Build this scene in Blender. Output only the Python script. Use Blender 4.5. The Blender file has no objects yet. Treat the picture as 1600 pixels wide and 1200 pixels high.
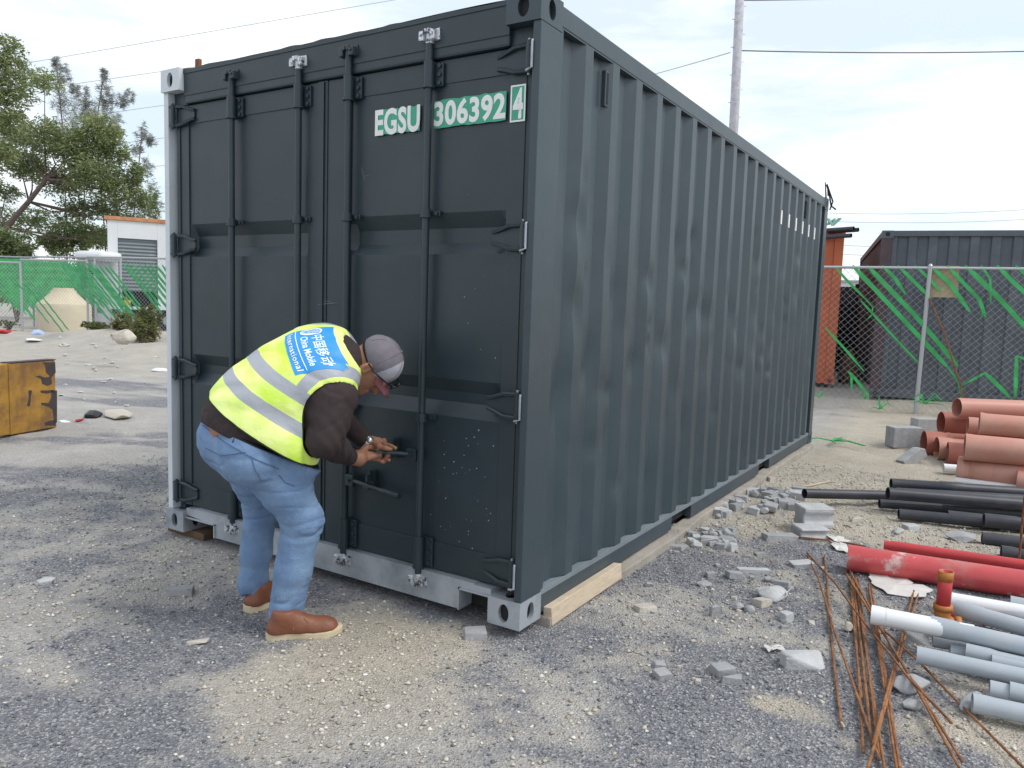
import bpy, bmesh, math, random
import numpy as np
from mathutils import Vector, Matrix, Euler, noise
from mathutils.bvhtree import BVHTree
PI = math.pi
S = bpy.context.scene
# ---------------------------------------------------------------- camera
B = 0.04                       # the container's underside above the ground
CAM = np.array([1.5872, -2.6627, 1.3558 + B]); YAW, PITCH, ROLL, FPX = 0.5583, 1.4705, 0.0333, 1197.4
_ca, _sa, _cb, _sb, _cc, _sc = (f(a) for a in (YAW, PITCH, ROLL) for f in (math.cos, math.sin))
CM = np.array([[_ca, -_sa, 0], [_sa, _ca, 0], [0, 0, 1]]) @ np.array([[1, 0, 0], [0, _cb, -_sb], [0, _sb, _cb]]) @ np.array([[_cc, -_sc, 0], [_sc, _cc, 0], [0, 0, 1]])
cd = bpy.data.cameras.new('camera'); cam = bpy.data.objects.new('camera', cd); S.collection.objects.link(cam)
cd.sensor_width = 36; cd.lens = FPX / 1600 * 36; cd.clip_end = 3000; cd.clip_start = 0.05
cam.matrix_world = Matrix.Translation(CAM.tolist()) @ Matrix(CM.tolist()).to_4x4()
S.camera = cam
# ---------------------------------------------------------------- light
SUN_EL, SUN_AZ = math.radians(52), math.radians(78)        # azimuth clockwise from +Y
W = bpy.data.worlds.new('World'); S.world = W; W.use_nodes = True
nt = W.node_tree; nt.nodes.clear()
out = nt.nodes.new('ShaderNodeOutputWorld'); bg = nt.nodes.new('ShaderNodeBackground'); bg.inputs[1].default_value = 0.12
sky = nt.nodes.new('ShaderNodeTexSky'); sky.sky_type = 'NISHITA'; sky.sun_disc = False
sky.sun_elevation = SUN_EL; sky.sun_rotation = SUN_AZ; sky.air_density = 1.3; sky.dust_density = .6
tc = nt.nodes.new('ShaderNodeTexCoord'); mp = nt.nodes.new('ShaderNodeMapping'); mp.inputs['Scale'].default_value = (1.0, 1.0, 4.5)
nz = nt.nodes.new('ShaderNodeTexNoise'); nz.inputs['Scale'].default_value = 2.3; nz.inputs['Detail'].default_value = 7; nz.inputs['Roughness'].default_value = .55
rp = nt.nodes.new('ShaderNodeValToRGB'); rp.color_ramp.elements[0].position = .43; rp.color_ramp.elements[1].position = .64
rp.color_ramp.elements[0].color = (.05, .05, .05, 1); rp.color_ramp.elements[1].color = (1, 1, 1, 1)
cl = nt.nodes.new('ShaderNodeRGB'); cl.outputs[0].default_value = (5.9, 6.1, 6.35, 1)
mx = nt.nodes.new('ShaderNodeMix'); mx.data_type = 'RGBA'; mx.clamp_factor = True
L = nt.links.new
L(tc.outputs['Generated'], mp.inputs[0]); L(mp.outputs[0], nz.inputs['Vector']); L(nz.outputs['Fac'], rp.inputs[0])
sep = nt.nodes.new('ShaderNodeSeparateXYZ'); L(tc.outputs['Generated'], sep.inputs[0])
hz = nt.nodes.new('ShaderNodeMapRange'); hz.inputs[1].default_value = .05; hz.inputs[2].default_value = .42; hz.inputs[3].default_value = 0; hz.inputs[4].default_value = .30
L(sep.outputs[2], hz.inputs[0])
ad = nt.nodes.new('ShaderNodeMath'); ad.operation = 'ADD'; L(rp.outputs[0], ad.inputs[0]); L(hz.outputs[0], ad.inputs[1])
L(ad.outputs[0], mx.inputs[0])
pb_ = nt.nodes.new('ShaderNodeMix'); pb_.data_type = 'RGBA'; pb_.inputs[0].default_value = .72; pb_.inputs[7].default_value = (3.55, 4.15, 4.75, 1)
L(sky.outputs[0], pb_.inputs[6]); L(pb_.outputs[2], mx.inputs[6]); L(cl.outputs[0], mx.inputs[7]); L(mx.outputs[2], bg.inputs[0]); L(bg.outputs[0], out.inputs[0])
sd = bpy.data.lights.new('sun', 'SUN'); sd.energy = 1.25; sd.angle = math.radians(22); sd.color = (1, .96, .9)
so = bpy.data.objects.new('sun', sd); S.collection.objects.link(so)
sv = Vector((math.sin(SUN_AZ) * math.cos(SUN_EL), math.cos(SUN_AZ) * math.cos(SUN_EL), math.sin(SUN_EL)))
so.rotation_euler = sv.to_track_quat('Z', 'Y').to_euler(); so.location = (5, 5, 12)
S.view_settings.view_transform = 'Standard'; S.view_settings.look = 'None'; S.view_settings.exposure = 0.78; S.view_settings.gamma = 1
S.cycles.max_bounces = 6; S.cycles.use_denoising = True

# ---------------------------------------------------------------- photograph pixel -> place in the world
def ray(u, v): return CAM.copy(), CM @ np.array([(u - 800) / FPX, -(v - 600) / FPX, -1.])
def ax(u, v, a, val):
    o, d = ray(u, v); return o + d * ((val - o[a]) / d[a])
def G(u, v, z=0.0): return Vector(ax(u, v, 2, z).tolist())
def PD(u, v, D):
    o, d = ray(u, v); return Vector((o + d * D).tolist())

# ---------------------------------------------------------------- helpers
def tag(o, label=None, cat=None, group=None, kind=None):
    if label: o['label'] = label
    if cat: o['category'] = cat
    if group: o['group'] = group
    if kind: o['kind'] = kind
    return o
def thing(name, label, cat, loc=(0, 0, 0), rot=(0, 0, 0), group=None):
    o = bpy.data.objects.new(name, None); S.collection.objects.link(o); o.empty_display_size = .1
    o.location = loc; o.rotation_euler = rot; return tag(o, label, cat, group)
def obj(name, bm, mat, parent=None, smooth=False, loc=None):
    if isinstance(bm, bpy.types.Mesh): me = bm
    else:
        me = bpy.data.meshes.new(name); bm.to_mesh(me); bm.free()
    me.name = name
    if mat and not me.materials: me.materials.append(mat)
    if smooth:
        me.polygons.foreach_set('use_smooth', [True] * len(me.polygons))
    o = bpy.data.objects.new(name, me); S.collection.objects.link(o)
    if parent: o.parent = parent
    if loc is not None: o.location = loc
    return o
def copy_tree(o, parent=None):
    c = o.copy(); S.collection.objects.link(c)
    if parent: c.parent = parent
    for ch in [x for x in o.children]: copy_tree(ch, c)
    return c
def NB(): return bmesh.new()
def box(bm, x0, x1, y0, y1, z0, z1, bev=0.0, mat=None):
    t = bmesh.new() if (bev or mat is not None) else bm
    vs = [t.verts.new((x, y, z)) for x in (x0, x1) for y in (y0, y1) for z in (z0, z1)]
    for f in ((0, 1, 3, 2), (4, 6, 7, 5), (0, 4, 5, 1), (2, 3, 7, 6), (0, 2, 6, 4), (1, 5, 7, 3)): t.faces.new([vs[i] for i in f])
    if t is not bm:
        if bev: bmesh.ops.bevel(t, geom=t.edges[:], offset=bev, segments=2, affect='EDGES', profile=.6)
        if mat is not None: bmesh.ops.transform(t, matrix=mat, verts=t.verts)
        merge(bm, t)
    return bm
def merge(bm, t):
    me = bpy.data.meshes.new('tmp'); t.to_mesh(me); t.free(); bm.from_mesh(me); bpy.data.meshes.remove(me)
def frame(p0, p1):
    d = (Vector(p1) - Vector(p0)); q = d.to_track_quat('Z', 'Y'); return q.to_matrix(), d.length
def cyl(bm, p0, p1, r0, r1=None, n=14, cap=True):
    r1 = r0 if r1 is None else r1
    m, l = frame(p0, p1); a = []
    for p, r in ((p0, r0), (p1, r1)):
        a.append([bm.verts.new(Vector(p) + m @ Vector((r * math.cos(2 * PI * i / n), r * math.sin(2 * PI * i / n), 0))) for i in range(n)])
    for i in range(n): bm.faces.new((a[0][i], a[0][(i + 1) % n], a[1][(i + 1) % n], a[1][i]))
    if cap: bm.faces.new(a[0][::-1]); bm.faces.new(a[1])
    return bm
def path(bm, pts, rs, n=8, cap=True):
    pts = [Vector(p) for p in pts]
    if not hasattr(rs, '__len__'): rs = [rs] * len(pts)
    ref = None; rings = []
    for i, p in enumerate(pts):
        d = (pts[min(i + 1, len(pts) - 1)] - pts[max(i - 1, 0)]).normalized()
        if ref is None: ref = d.orthogonal().normalized()
        ref = (ref - d * ref.dot(d)).normalized(); b = d.cross(ref)
        rings.append([bm.verts.new(p + (ref * math.cos(2 * PI * k / n) + b * math.sin(2 * PI * k / n)) * rs[i]) for k in range(n)])
    for r0, r1 in zip(rings, rings[1:]):
        for k in range(n): bm.faces.new((r0[k], r0[(k + 1) % n], r1[(k + 1) % n], r1[k]))
    if cap: bm.faces.new(rings[0][::-1]); bm.faces.new(rings[-1])
    return bm
def prism(bm, poly, to3, h0, h1):
    """poly: list of 2-D points, to3(a,b,h) -> 3-D"""
    a = [bm.verts.new(to3(x, y, h0)) for x, y in poly]; b = [bm.verts.new(to3(x, y, h1)) for x, y in poly]
    n = len(poly)
    bm.faces.new(a[::-1]); bm.faces.new(b)
    for i in range(n): bm.faces.new((a[i], a[(i + 1) % n], b[(i + 1) % n], b[i]))
    return bm
def fixn(bm): bmesh.ops.recalc_face_normals(bm, faces=bm.faces); return bm

# numpy value noise
def _h(ix, iy, iz, s):
    n = (ix.astype(np.int64) * 374761393 + iy.astype(np.int64) * 668265263 + iz.astype(np.int64) * 2147483647 + s * 1274126177) & 0xffffffff
    n = ((n ^ (n >> 13)) * 1274126177) & 0xffffffff
    return ((n ^ (n >> 16)) & 0xffff) / 65535.0
def vn(x, y, z=None, s=0):
    if z is None: z = np.zeros_like(x)
    ix, iy, iz = np.floor(x), np.floor(y), np.floor(z); fx, fy, fz = x - ix, y - iy, z - iz
    fx, fy, fz = (f * f * (3 - 2 * f) for f in (fx, fy, fz)); r = 0
    for a in (0, 1):
        for b in (0, 1):
            for c in ((0, 1) if np.any(fz) else (0,)):
                r = r + _h(ix + a, iy + b, iz + c, s) * (fx if a else 1 - fx) * (fy if b else 1 - fy) * (fz if c else 1 - fz)
    return r
def fbm(x, y, z=None, s=0, o=4):
    r = 0; a = .5; t = 0
    for i in range(o):
        k = 2.03 ** i; r = r + a * vn(x * k + 7.3 * i, y * k + 3.1 * i, None if z is None else z * k, s + i); t += a; a *= .5
    return r / t

# ---------------------------------------------------------------- materials
def mat(name, col, rough=.6, metal=0, var=0.0, scale=8, col2=None, bump=0, bscale=60, spec=.4, c2pos=(.45, .65), coat=0, dust=None, dpos=(.55, .75), dscale=3, stretch=None):
    m = bpy.data.materials.new(name); m.use_nodes = True; n = m.node_tree; p = n.nodes['Principled BSDF']
    p.inputs['Roughness'].default_value = rough; p.inputs['Metallic'].default_value = metal; p.inputs['Specular IOR Level'].default_value = spec
    p.inputs['Coat Weight'].default_value = coat
    c = (*col, 1); p.inputs['Base Color'].default_value = c
    tcx = n.nodes.new('ShaderNodeTexCoord'); vec = tcx.outputs['Object']
    if stretch:
        mpx = n.nodes.new('ShaderNodeMapping'); mpx.inputs['Scale'].default_value = stretch; n.links.new(vec, mpx.inputs[0]); vec = mpx.outputs[0]
    src = None
    def N(sc, det=6, rg=.6):
        t = n.nodes.new('ShaderNodeTexNoise'); t.inputs['Scale'].default_value = sc; t.inputs['Detail'].default_value = det; t.inputs['Roughness'].default_value = rg
        n.links.new(vec, t.inputs['Vector']); return t
    def ramp(t, a, b, c1, c2):
        r = n.nodes.new('ShaderNodeValToRGB'); r.color_ramp.elements[0].position = a; r.color_ramp.elements[1].position = b
        r.color_ramp.elements[0].color = (*c1, 1); r.color_ramp.elements[1].color = (*c2, 1); n.links.new(t.outputs['Fac'], r.inputs[0]); return r
    if var:
        r = ramp(N(scale), .3, .7, [x * (1 - var) for x in col], [min(1, x * (1 + var)) for x in col]); src = r.outputs[0]
    def over(src, c2, pos, sc):
        r = ramp(N(sc, 8, .65), pos[0], pos[1], (0, 0, 0), (1, 1, 1))
        x = n.nodes.new('ShaderNodeMix'); x.data_type = 'RGBA'; n.links.new(r.outputs[0], x.inputs[0])
        if src: n.links.new(src, x.inputs[6])
        else: x.inputs[6].default_value = c
        x.inputs[7].default_value = (*c2, 1); return x.outputs[2]
    if col2: src = over(src, col2, c2pos, scale * 1.3)
    if dust: src = over(src, dust, dpos, dscale)
    if src: n.links.new(src, p.inputs['Base Color'])
    if bump:
        b = n.nodes.new('ShaderNodeBump'); b.inputs['Strength'].default_value = bump; b.inputs['Distance'].default_value = .01
        n.links.new(N(bscale, 5).outputs['Fac'], b.inputs['Height']); n.links.new(b.outputs[0], p.inputs['Normal'])
    return m
M = {}
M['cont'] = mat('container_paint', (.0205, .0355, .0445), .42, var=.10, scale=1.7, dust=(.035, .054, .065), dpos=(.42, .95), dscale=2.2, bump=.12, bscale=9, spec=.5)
M['side'] = mat('container_paint_lit', (.037, .057, .070), .42, var=.10, scale=1.1, dust=(.060, .080, .098), dpos=(.5, .95), dscale=3.0, bump=.25, bscale=5, spec=.5)  # same paint as the doors, lightened for the sky light on the side
M['galv'] = mat('sprayed_silver', (.42, .45, .49), .45, .3, var=.12, scale=3, col2=(.20, .23, .26), c2pos=(.45, .75), bump=.1)
M['ledge'] = mat('dusty_ledge', (.17, .20, .22), .7, var=.15, scale=4)
M['gasket'] = mat('gasket_rubber', (.022, .030, .036), .6)
M['prim'] = mat('primer_white', (.60, .64, .68), .5, var=.06, scale=5, bump=.05)
M['silver'] = mat('bright_silver', (.62, .64, .68), .35, .5, var=.3, scale=30, col2=(.05, .06, .07), c2pos=(.5, .6))
M['dark'] = mat('dark_rubber_and_shade', (.012, .013, .015), .7)  # also fills holes and recesses, dark in place of their shade
M['number_green'] = mat('number_green', (.06, .36, .23), .5, var=.05, col2=(.30, .45, .38), c2pos=(.62, .8), scale=14)
M['number_white'] = mat('number_white', (.78, .80, .78), .5, var=.05, scale=20)
M['wood'] = mat('fresh_timber', (.56, .46, .34), .75, var=.12, scale=6, col2=(.42, .33, .24), c2pos=(.5, .75), bump=.3, bscale=50, stretch=(1, 1, 6))
M['woodold'] = mat('old_timber', (.12, .075, .045), .85, var=.3, scale=12, bump=.4)
M['conc'] = mat('concrete', (.34, .345, .355), .9, var=.16, scale=11, col2=(.29, .27, .25), c2pos=(.52, .8), bump=.6, bscale=70)
M['conc2'] = mat('pale_concrete', (.46, .465, .47), .9, var=.15, scale=11, bump=.5, bscale=70)
M['stone'] = mat('pale_stone', (.50, .46, .40), .9, var=.15, scale=14, bump=.6, bscale=50)

# ---------------------------------------------------------------- ground
RND = random.Random(11)
def gz(x, y):
    x = np.asarray(x, float); y = np.asarray(y, float)
    d = np.hypot(x - CAM[0], y - CAM[1])
    z = .10 * np.clip((d - 14) / 12, 0, 1)
    far = np.clip((d - 4.0) / 5, 0, 1)
    z = z + far * (.07 * (fbm(x * .6, y * .6, s=3) - .5) + .06 * (fbm(x * 2.2, y * 2.2, s=9) - .5))
    z = z + .17 * np.clip(((x - FP[0]) * FN[0] + (y - FP[1]) * FN[1] - .15) / .7, 0, 1) * np.clip((x + 3) / 2, 0, 1)
    near = np.clip((d - 2) / 2, .25, 1)
    z = z + near * .024 * (fbm(x * 4.1, y * 4.1, s=5) - .5)
    z = z + .007 * (fbm(x * 17, y * 17, s=6, o=2) - .5)
    c_, s2 = math.cos(.42), math.sin(.42); a_, b_ = x * c_ + y * s2, -x * s2 + y * c_
    z = z + np.clip((-1.3 - x) / .8, 0, 1) * np.clip(1 - (d - 9) / 6, 0, 1) * .030 * (fbm(a_ * .7, b_ * 5.5, s=121, o=3) - .5)
    # low spoil berms: left fence, right fence, and the dirt ridge by the blocks
    for cx, cy, rx, ry, h, a in BERMS:
        dx, dy = x - cx, y - cy; c, s_ = math.cos(a), math.sin(a)
        z = z + h * np.exp(-((dx * c + dy * s_) / rx) ** 2 - ((-dx * s_ + dy * c) / ry) ** 2)
    # flat under the container
    inside = np.clip(1 - np.maximum(np.maximum(-2.5 - x, x - .06), np.maximum(-.06 - y, y - 6.2)) / .25, 0, 1)
    z = z * (1 - inside) + inside * (-.004)
    return z
def _b(u, v, rx, ry, h, a=0, D=None):
    p = G(u, v) if D is None else PD(u, v, D); return (p.x, p.y, rx, ry, h, a)
_fp = G(1430, 648); FP = (_fp.x, _fp.y); _fd = Vector((ax(1600, 419, 2, 2.16) - ax(1300, 416.5, 2, 2.16)).tolist()); _fd.z = 0; _fd.normalize(); FN = (-_fd.y, _fd.x)
BERMS = [_b(205, 528, 2.2, .9, .42, .5, 19.5), _b(250, 545, 1.3, .7, .30, .5, 17.5), _b(60, 520, 4, 1.0, .16, .5, 22), _b(120, 540, 3, .8, .12, .5, 20),
         _b(1380, 835, .42, .13, .05, .1), _b(1230, 800, .35, .15, .05, 0), _b(1330, 690, .9, .35, .07, 0), _b(1500, 600, 3.0, .8, .12, 0, 12.5),
         _b(520, 1050, .42, .26, .022, .5)]
def blob(x, y, u, v, rx, ry, a=0):
    p = G(u, v); dx, dy = x - p.x, y - p.y; c, s_ = math.cos(a), math.sin(a)
    return np.exp(-(((dx * c + dy * s_) / rx) ** 2 + ((-dx * s_ + dy * c) / ry) ** 2))
def dirt_mask(x, y):
    d = np.hypot(x - CAM[0], y - CAM[1])
    m = -.30 + np.clip((d - 7.0) / 5, 0, 1) * .9
    # right yard behind the rubble
    r = np.clip((x + .6) / .5, 0, 1)
    m = m + r * np.clip((y - 2.1) / .5, 0, 1) * 1.0
    left = np.clip((-2.2 - x) / .8, 0, 1)
    # tyre dragged streaks on the left, running along one direction
    c, s_ = math.cos(.42), math.sin(.42)
    a_, b_ = x * c + y * s_, -x * s_ + y * c
    st = fbm(a_ * .5, b_ * 3.2, s=21, o=5) - .48
    lw = np.clip((-1.1 - x) / .7, 0, 1)
    m = m + lw * (.34 + st * 2.4)
    for a in ((500, 1060, .42, .30, .35, 1.6), (640, 985, .34, .20, .2, 1.3), (420, 1120, .26, .22, 0, .9), (560, 1150, .3, .2, 0, .5),
              (60, 960, .55, .10, .35, 1.0), (120, 1060, .30, .14, .3, .9), (300, 870, .7, .25, .35, .5), (480, 870, .5, .15, .3, .5),
              (1110, 850, .22, .16, 0, .9), (1050, 930, .20, .12, 0, .6), (1010, 1000, .12, .12, 0, .7), (1000, 950, .2, .16, .3, .8),
              (880, 1105, .14, .07, .3, .8), (1210, 1100, .14, .10, 0, .8), (1280, 1010, .12, .12, 0, .4), (1180, 990, .25, .06, 0, .5),
              (1500, 1150, .25, .12, .4, .9), (1560, 1100, .2, .2, .4, .7), (890, 1150, .12, .06, 0, .5),
              (150, 600, 2.4, .8, .45, -1.6), (230, 628, 1.2, .35, .45, -1.2), (60, 730, 1.3, .3, .45, -.5), (330, 980, .3, .12, .4, -.6),
              (230, 1000, .5, .2, .35, -.5), (180, 1130, .5, .2, .3, -.6), (700, 940, .6, .13, 0, -.5)):
        m = m + blob(x, y, *a[:5]) * a[5]
    m = m - .9 * np.clip(1 - np.abs(y - 8.9 + .1 * x) / .5, 0, 1) * np.clip((x + .5) / .3, 0, 1)
    m = m + 1.8 * (fbm(x * 2.6, y * 2.6, s=31, o=6) - .5) + 1.2 * (fbm(x * 11, y * 11, s=41, o=3) - .5)
    m = m + .25 * (fbm(x * .9, y * .9, s=51) - .5); return np.clip(.5 + m * .85, 0, 1)
def warm_mask(x, y):
    w = np.clip((x + .3) / .6, 0, 1) * np.clip((y - .8) / 1.2, 0, 1) + .45 * np.clip((np.hypot(x, y) - 9) / 6, 0, 1)
    for a in ((520, 1060, .55, .40, .35), (640, 985, .4, .3, .2), (1150, 1100, .5, .4, 0), (1500, 1150, .5, .4, 0)): w = w + blob(x, y, *a)
    return np.clip(w + .5 * (fbm(x * 1.3, y * 1.3, s=61) - .5), 0, 1)
def axis(lo, hi, step, far0, far1, g=1.09):
    a = list(np.arange(lo, hi + 1e-6, step)); s_ = step; x = hi
    while x < far1: s_ *= g; x += s_; a.append(x)
    s_ = step; x = lo; b = []
    while x > far0: s_ *= g; x -= s_; b.append(x)
    return np.array(b[::-1] + a)
gx = axis(-5.0, 3.4, .028, -500, 400); gy = axis(-2.2, 5.5, .028, -60, 700)
X, Y = np.meshgrid(gx, gy, indexing='ij'); Z = gz(X, Y); DM = dirt_mask(X, Y)
def grid_mesh(name, X, Y, Z, attrs={}):
    nx, ny = X.shape; me = bpy.data.meshes.new(name)
    co = np.stack([X, Y, Z], -1).reshape(-1, 3)
    i = np.arange(nx * ny).reshape(nx, ny); q = np.stack([i[:-1, :-1], i[1:, :-1], i[1:, 1:], i[:-1, 1:]], -1).reshape(-1, 4)
    me.vertices.add(len(co)); me.vertices.foreach_set('co', co.ravel())
    me.loops.add(q.size); me.loops.foreach_set('vertex_index', q.ravel().astype(np.int32))
    me.polygons.add(len(q)); me.polygons.foreach_set('loop_start', np.arange(0, q.size, 4, dtype=np.int32)); me.polygons.foreach_set('loop_total', np.full(len(q), 4, np.int32))
    me.polygons.foreach_set('use_smooth', np.ones(len(q), bool))
    me.update(calc_edges=True)
    for k, v in attrs.items():
        at = me.attributes.new(k, 'FLOAT', 'POINT'); at.data.foreach_set('value', v.ravel().astype(np.float32))
    return me
def ground_mat():
    m = bpy.data.materials.new('yard_ground'); m.use_nodes = True; n = m.node_tree; l = n.links.new; p = n.nodes['Principled BSDF']
    p.inputs['Roughness'].default_value = .95; p.inputs['Specular IOR Level'].default_value = .2
    tc = n.nodes.new('ShaderNodeTexCoord')
    at = n.nodes.new('ShaderNodeAttribute'); at.attribute_name = 'dirt'
    def noise_(sc, det=6, rg=.6):
        t = n.nodes.new('ShaderNodeTexNoise'); t.inputs['Scale'].default_value = sc; t.inputs['Detail'].default_value = det; t.inputs['Roughness'].default_value = rg; l(tc.outputs['Object'], t.inputs['Vector']); return t.outputs['Fac']
    def ramp(f, st):
        r = n.nodes.new('ShaderNodeValToRGB'); e = r.color_ramp.elements
        for i, (pp, c) in enumerate(st):
            if i < 2: e[i].position = pp; e[i].color = (*c, 1)
            else: q = e.new(pp); q.color = (*c, 1)
        l(f, r.inputs[0]); return r.outputs[0]
    def mixc(f, a, b, bt='MIX'):
        x = n.nodes.new('ShaderNodeMix'); x.data_type = 'RGBA'; x.blend_type = bt
        if isinstance(f, float): x.inputs[0].default_value = f
        else: l(f, x.inputs[0])
        l(a, x.inputs[6]); l(b, x.inputs[7]); return x.outputs[2]
    gravel = ramp(noise_(3.0, 5), [(.3, (.165, .168, .188)), (.7, (.245, .247, .264))])
    v = n.nodes.new('ShaderNodeTexVoronoi'); v.inputs['Scale'].default_value = 120; l(tc.outputs['Object'], v.inputs['Vector'])
    vs = n.nodes.new('ShaderNodeSeparateColor'); l(v.outputs['Color'], vs.inputs[0])
    chips = ramp(vs.outputs[0], [(0, (.10, .103, .12)), (.45, (.205, .207, .228)), (.8, (.31, .31, .315)), (.97, (.62, .60, .57))])
    gravel = mixc(.55, gravel, chips)
    tan_ = ramp(noise_(2.0, 7), [(.3, (.38, .335, .265)), (.55, (.50, .445, .355)), (.75, (.58, .52, .43))])
    gry_ = ramp(noise_(1.6, 7), [(.3, (.30, .295, .29)), (.55, (.41, .395, .38)), (.75, (.52, .50, .475))])
    aw = n.nodes.new('ShaderNodeAttribute'); aw.attribute_name = 'warm'; dirt = mixc(aw.outputs['Fac'], gry_, tan_)
    v2 = n.nodes.new('ShaderNodeTexVoronoi'); v2.inputs['Scale'].default_value = 95; l(tc.outputs['Object'], v2.inputs['Vector'])
    vs2 = n.nodes.new('ShaderNodeSeparateColor'); l(v2.outputs['Color'], vs2.inputs[0])
    dch = ramp(vs2.outputs[0], [(0, (.25, .235, .22)), (.3, (.42, .39, .345)), (.75, (.50, .47, .42)), (.96, (.72, .69, .63))])
    dirt = mixc(.30, dirt, dch)
    # break the border of the two with chips of both
    nb = noise_(38, 4, .7); mr = n.nodes.new('ShaderNodeMath'); mr.operation = 'MULTIPLY_ADD'; mr.inputs[1].default_value = .9; mr.inputs[2].default_value = -.45; l(nb, mr.inputs[0])
    sm = n.nodes.new('ShaderNodeMath'); sm.operation = 'ADD'; l(at.outputs['Fac'], sm.inputs[0]); l(mr.outputs[0], sm.inputs[1])
    mm = n.nodes.new('ShaderNodeMapRange'); mm.inputs[1].default_value = .2; mm.inputs[2].default_value = .8; l(sm.outputs[0], mm.inputs[0])
    col = mixc(mm.outputs[0], gravel, dirt)
    l(col, p.inputs['Base Color'])
    b = n.nodes.new('ShaderNodeBump'); b.inputs['Strength'].default_value = .8; b.inputs['Distance'].default_value = .012
    a2 = n.nodes.new('ShaderNodeMath'); a2.operation = 'ADD'; l(noise_(55, 6, .7), a2.inputs[0]); l(v.outputs['Distance'], a2.inputs[1]); l(a2.outputs[0], b.inputs['Height']); l(b.outputs[0], p.inputs['Normal'])
    return m
M['ground'] = ground_mat()
ground = obj('ground', grid_mesh('ground', X, Y, Z, {'dirt': DM, 'warm': warm_mask(X, Y)}), M['ground']); tag(ground, 'dusty yard ground of grey gravel and tan dirt', kind='structure')
def gh(x, y): return float(gz(np.array([x]), np.array([y]))[0])
def on(u, v, dz=0.0):
    p = G(u, v)
    for _ in range(3): p = G(u, v, gh(p.x, p.y))
    p.z += dz; return p

# loose chips lying on the gravel: nobody could count them
def chips(name, n, area, smin, smax, cols, label, seed, keep):
    rn = np.random.RandomState(seed)
    base = np.array([[1, 0, 0], [-1, 0, 0], [0, 1, 0], [0, -1, 0], [0, 0, 1], [0, 0, -1]], float)
    tri = np.array([[0, 2, 4], [2, 1, 4], [1, 3, 4], [3, 0, 4], [2, 0, 5], [1, 2, 5], [3, 1, 5], [0, 3, 5]])
    P = []
    while len(P) < n:
        x = rn.uniform(area[0], area[1], 4000); y = rn.uniform(area[2], area[3], 4000)
        k = keep(x, y, rn.rand(4000)); P += list(zip(x[k], y[k]))
    P = np.array(P[:n]); z = gz(P[:, 0], P[:, 1])
    s = smin + (smax - smin) * rn.rand(n) ** 3
    V = base[None] * rn.uniform(.5, 1.2, (n, 6, 1)) + rn.uniform(-.28, .28, (n, 6, 3)); V[:, :, 2] *= .6
    V *= s[:, None, None]
    a = rn.uniform(0, 2 * PI, n); c, sn = np.cos(a)[:, None], np.sin(a)[:, None]
    Vx = V[:, :, 0] * c - V[:, :, 1] * sn; Vy = V[:, :, 0] * sn + V[:, :, 1] * c
    co = np.stack([Vx + P[:, 0:1], Vy + P[:, 1:2], V[:, :, 2] + (z + s * .2)[:, None]], -1).reshape(-1, 3)
    F = (tri[None] + (np.arange(n) * 6)[:, None, None]).reshape(-1, 3)
    me = bpy.data.meshes.new(name); me.vertices.add(len(co)); me.vertices.foreach_set('co', co.ravel())
    me.loops.add(F.size); me.loops.foreach_set('vertex_index', F.ravel().astype(np.int32)); me.polygons.add(len(F))
    me.polygons.foreach_set('loop_start', np.arange(0, F.size, 3, dtype=np.int32)); me.polygons.foreach_set('loop_total', np.full(len(F), 3, np.int32)); me.update(calc_edges=True)
    at = me.attributes.new('tone', 'FLOAT', 'POINT'); at.data.foreach_set('value', np.repeat(rn.rand(n), 6).astype(np.float32))
    m = bpy.data.materials.new(name); m.use_nodes = True; nn = m.node_tree; p = nn.nodes['Principled BSDF']; p.inputs['Roughness'].default_value = .9
    an = nn.nodes.new('ShaderNodeAttribute'); an.attribute_name = 'tone'; r = nn.nodes.new('ShaderNodeValToRGB'); e = r.color_ramp.elements
    for i, (pp, cc) in enumerate(cols):
        if i < 2: e[i].position = pp; e[i].color = (*cc, 1)
        else: q = e.new(pp); q.color = (*cc, 1)
    nn.links.new(an.outputs['Fac'], r.inputs[0]); nn.links.new(r.outputs[0], p.inputs['Base Color'])
    return tag(obj(name, me, m), label, 'gravel', kind='stuff')
def keepg(x, y, r):
    m = dirt_mask(x, y); d = np.hypot(x - CAM[0], y - CAM[1]); ins = (x > -2.45) & (x < .02) & (y > .02) & (y < 6)
    return (r < (1 - m) * .9 + .12) & ~ins & (r < np.clip(3.0 / np.maximum(d, .1), 0, 1) ** 1.2 * 1.6)
chips('grey_gravel', 60000, (-4.5, 3.2, -1.9, 5.2), .0025, .0105, [(0, (.085, .09, .11)), (.5, (.20, .205, .23)), (.85, (.33, .325, .325)), (1, (.62, .60, .57))],
      'loose grey crushed gravel scattered over the yard', 5, keepg)
def keepd(x, y, r):
    m = dirt_mask(x, y); d = np.hypot(x - CAM[0], y - CAM[1]); ins = (x > -2.45) & (x < .02) & (y > .02) & (y < 6)
    return (r < m ** 2 * 1.1) & ~ins & (r < np.clip(3.0 / np.maximum(d, .1), 0, 1) * 1.6)
chips('pale_pebbles', 24000, (-3.5, 3.0, -1.9, 5), .0025, .015, [(0, (.30, .27, .23)), (.5, (.48, .43, .36)), (.85, (.58, .54, .47)), (1, (.75, .72, .66))],
      'pale dusty pebbles and crumbs of dirt', 6, keepd)
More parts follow.
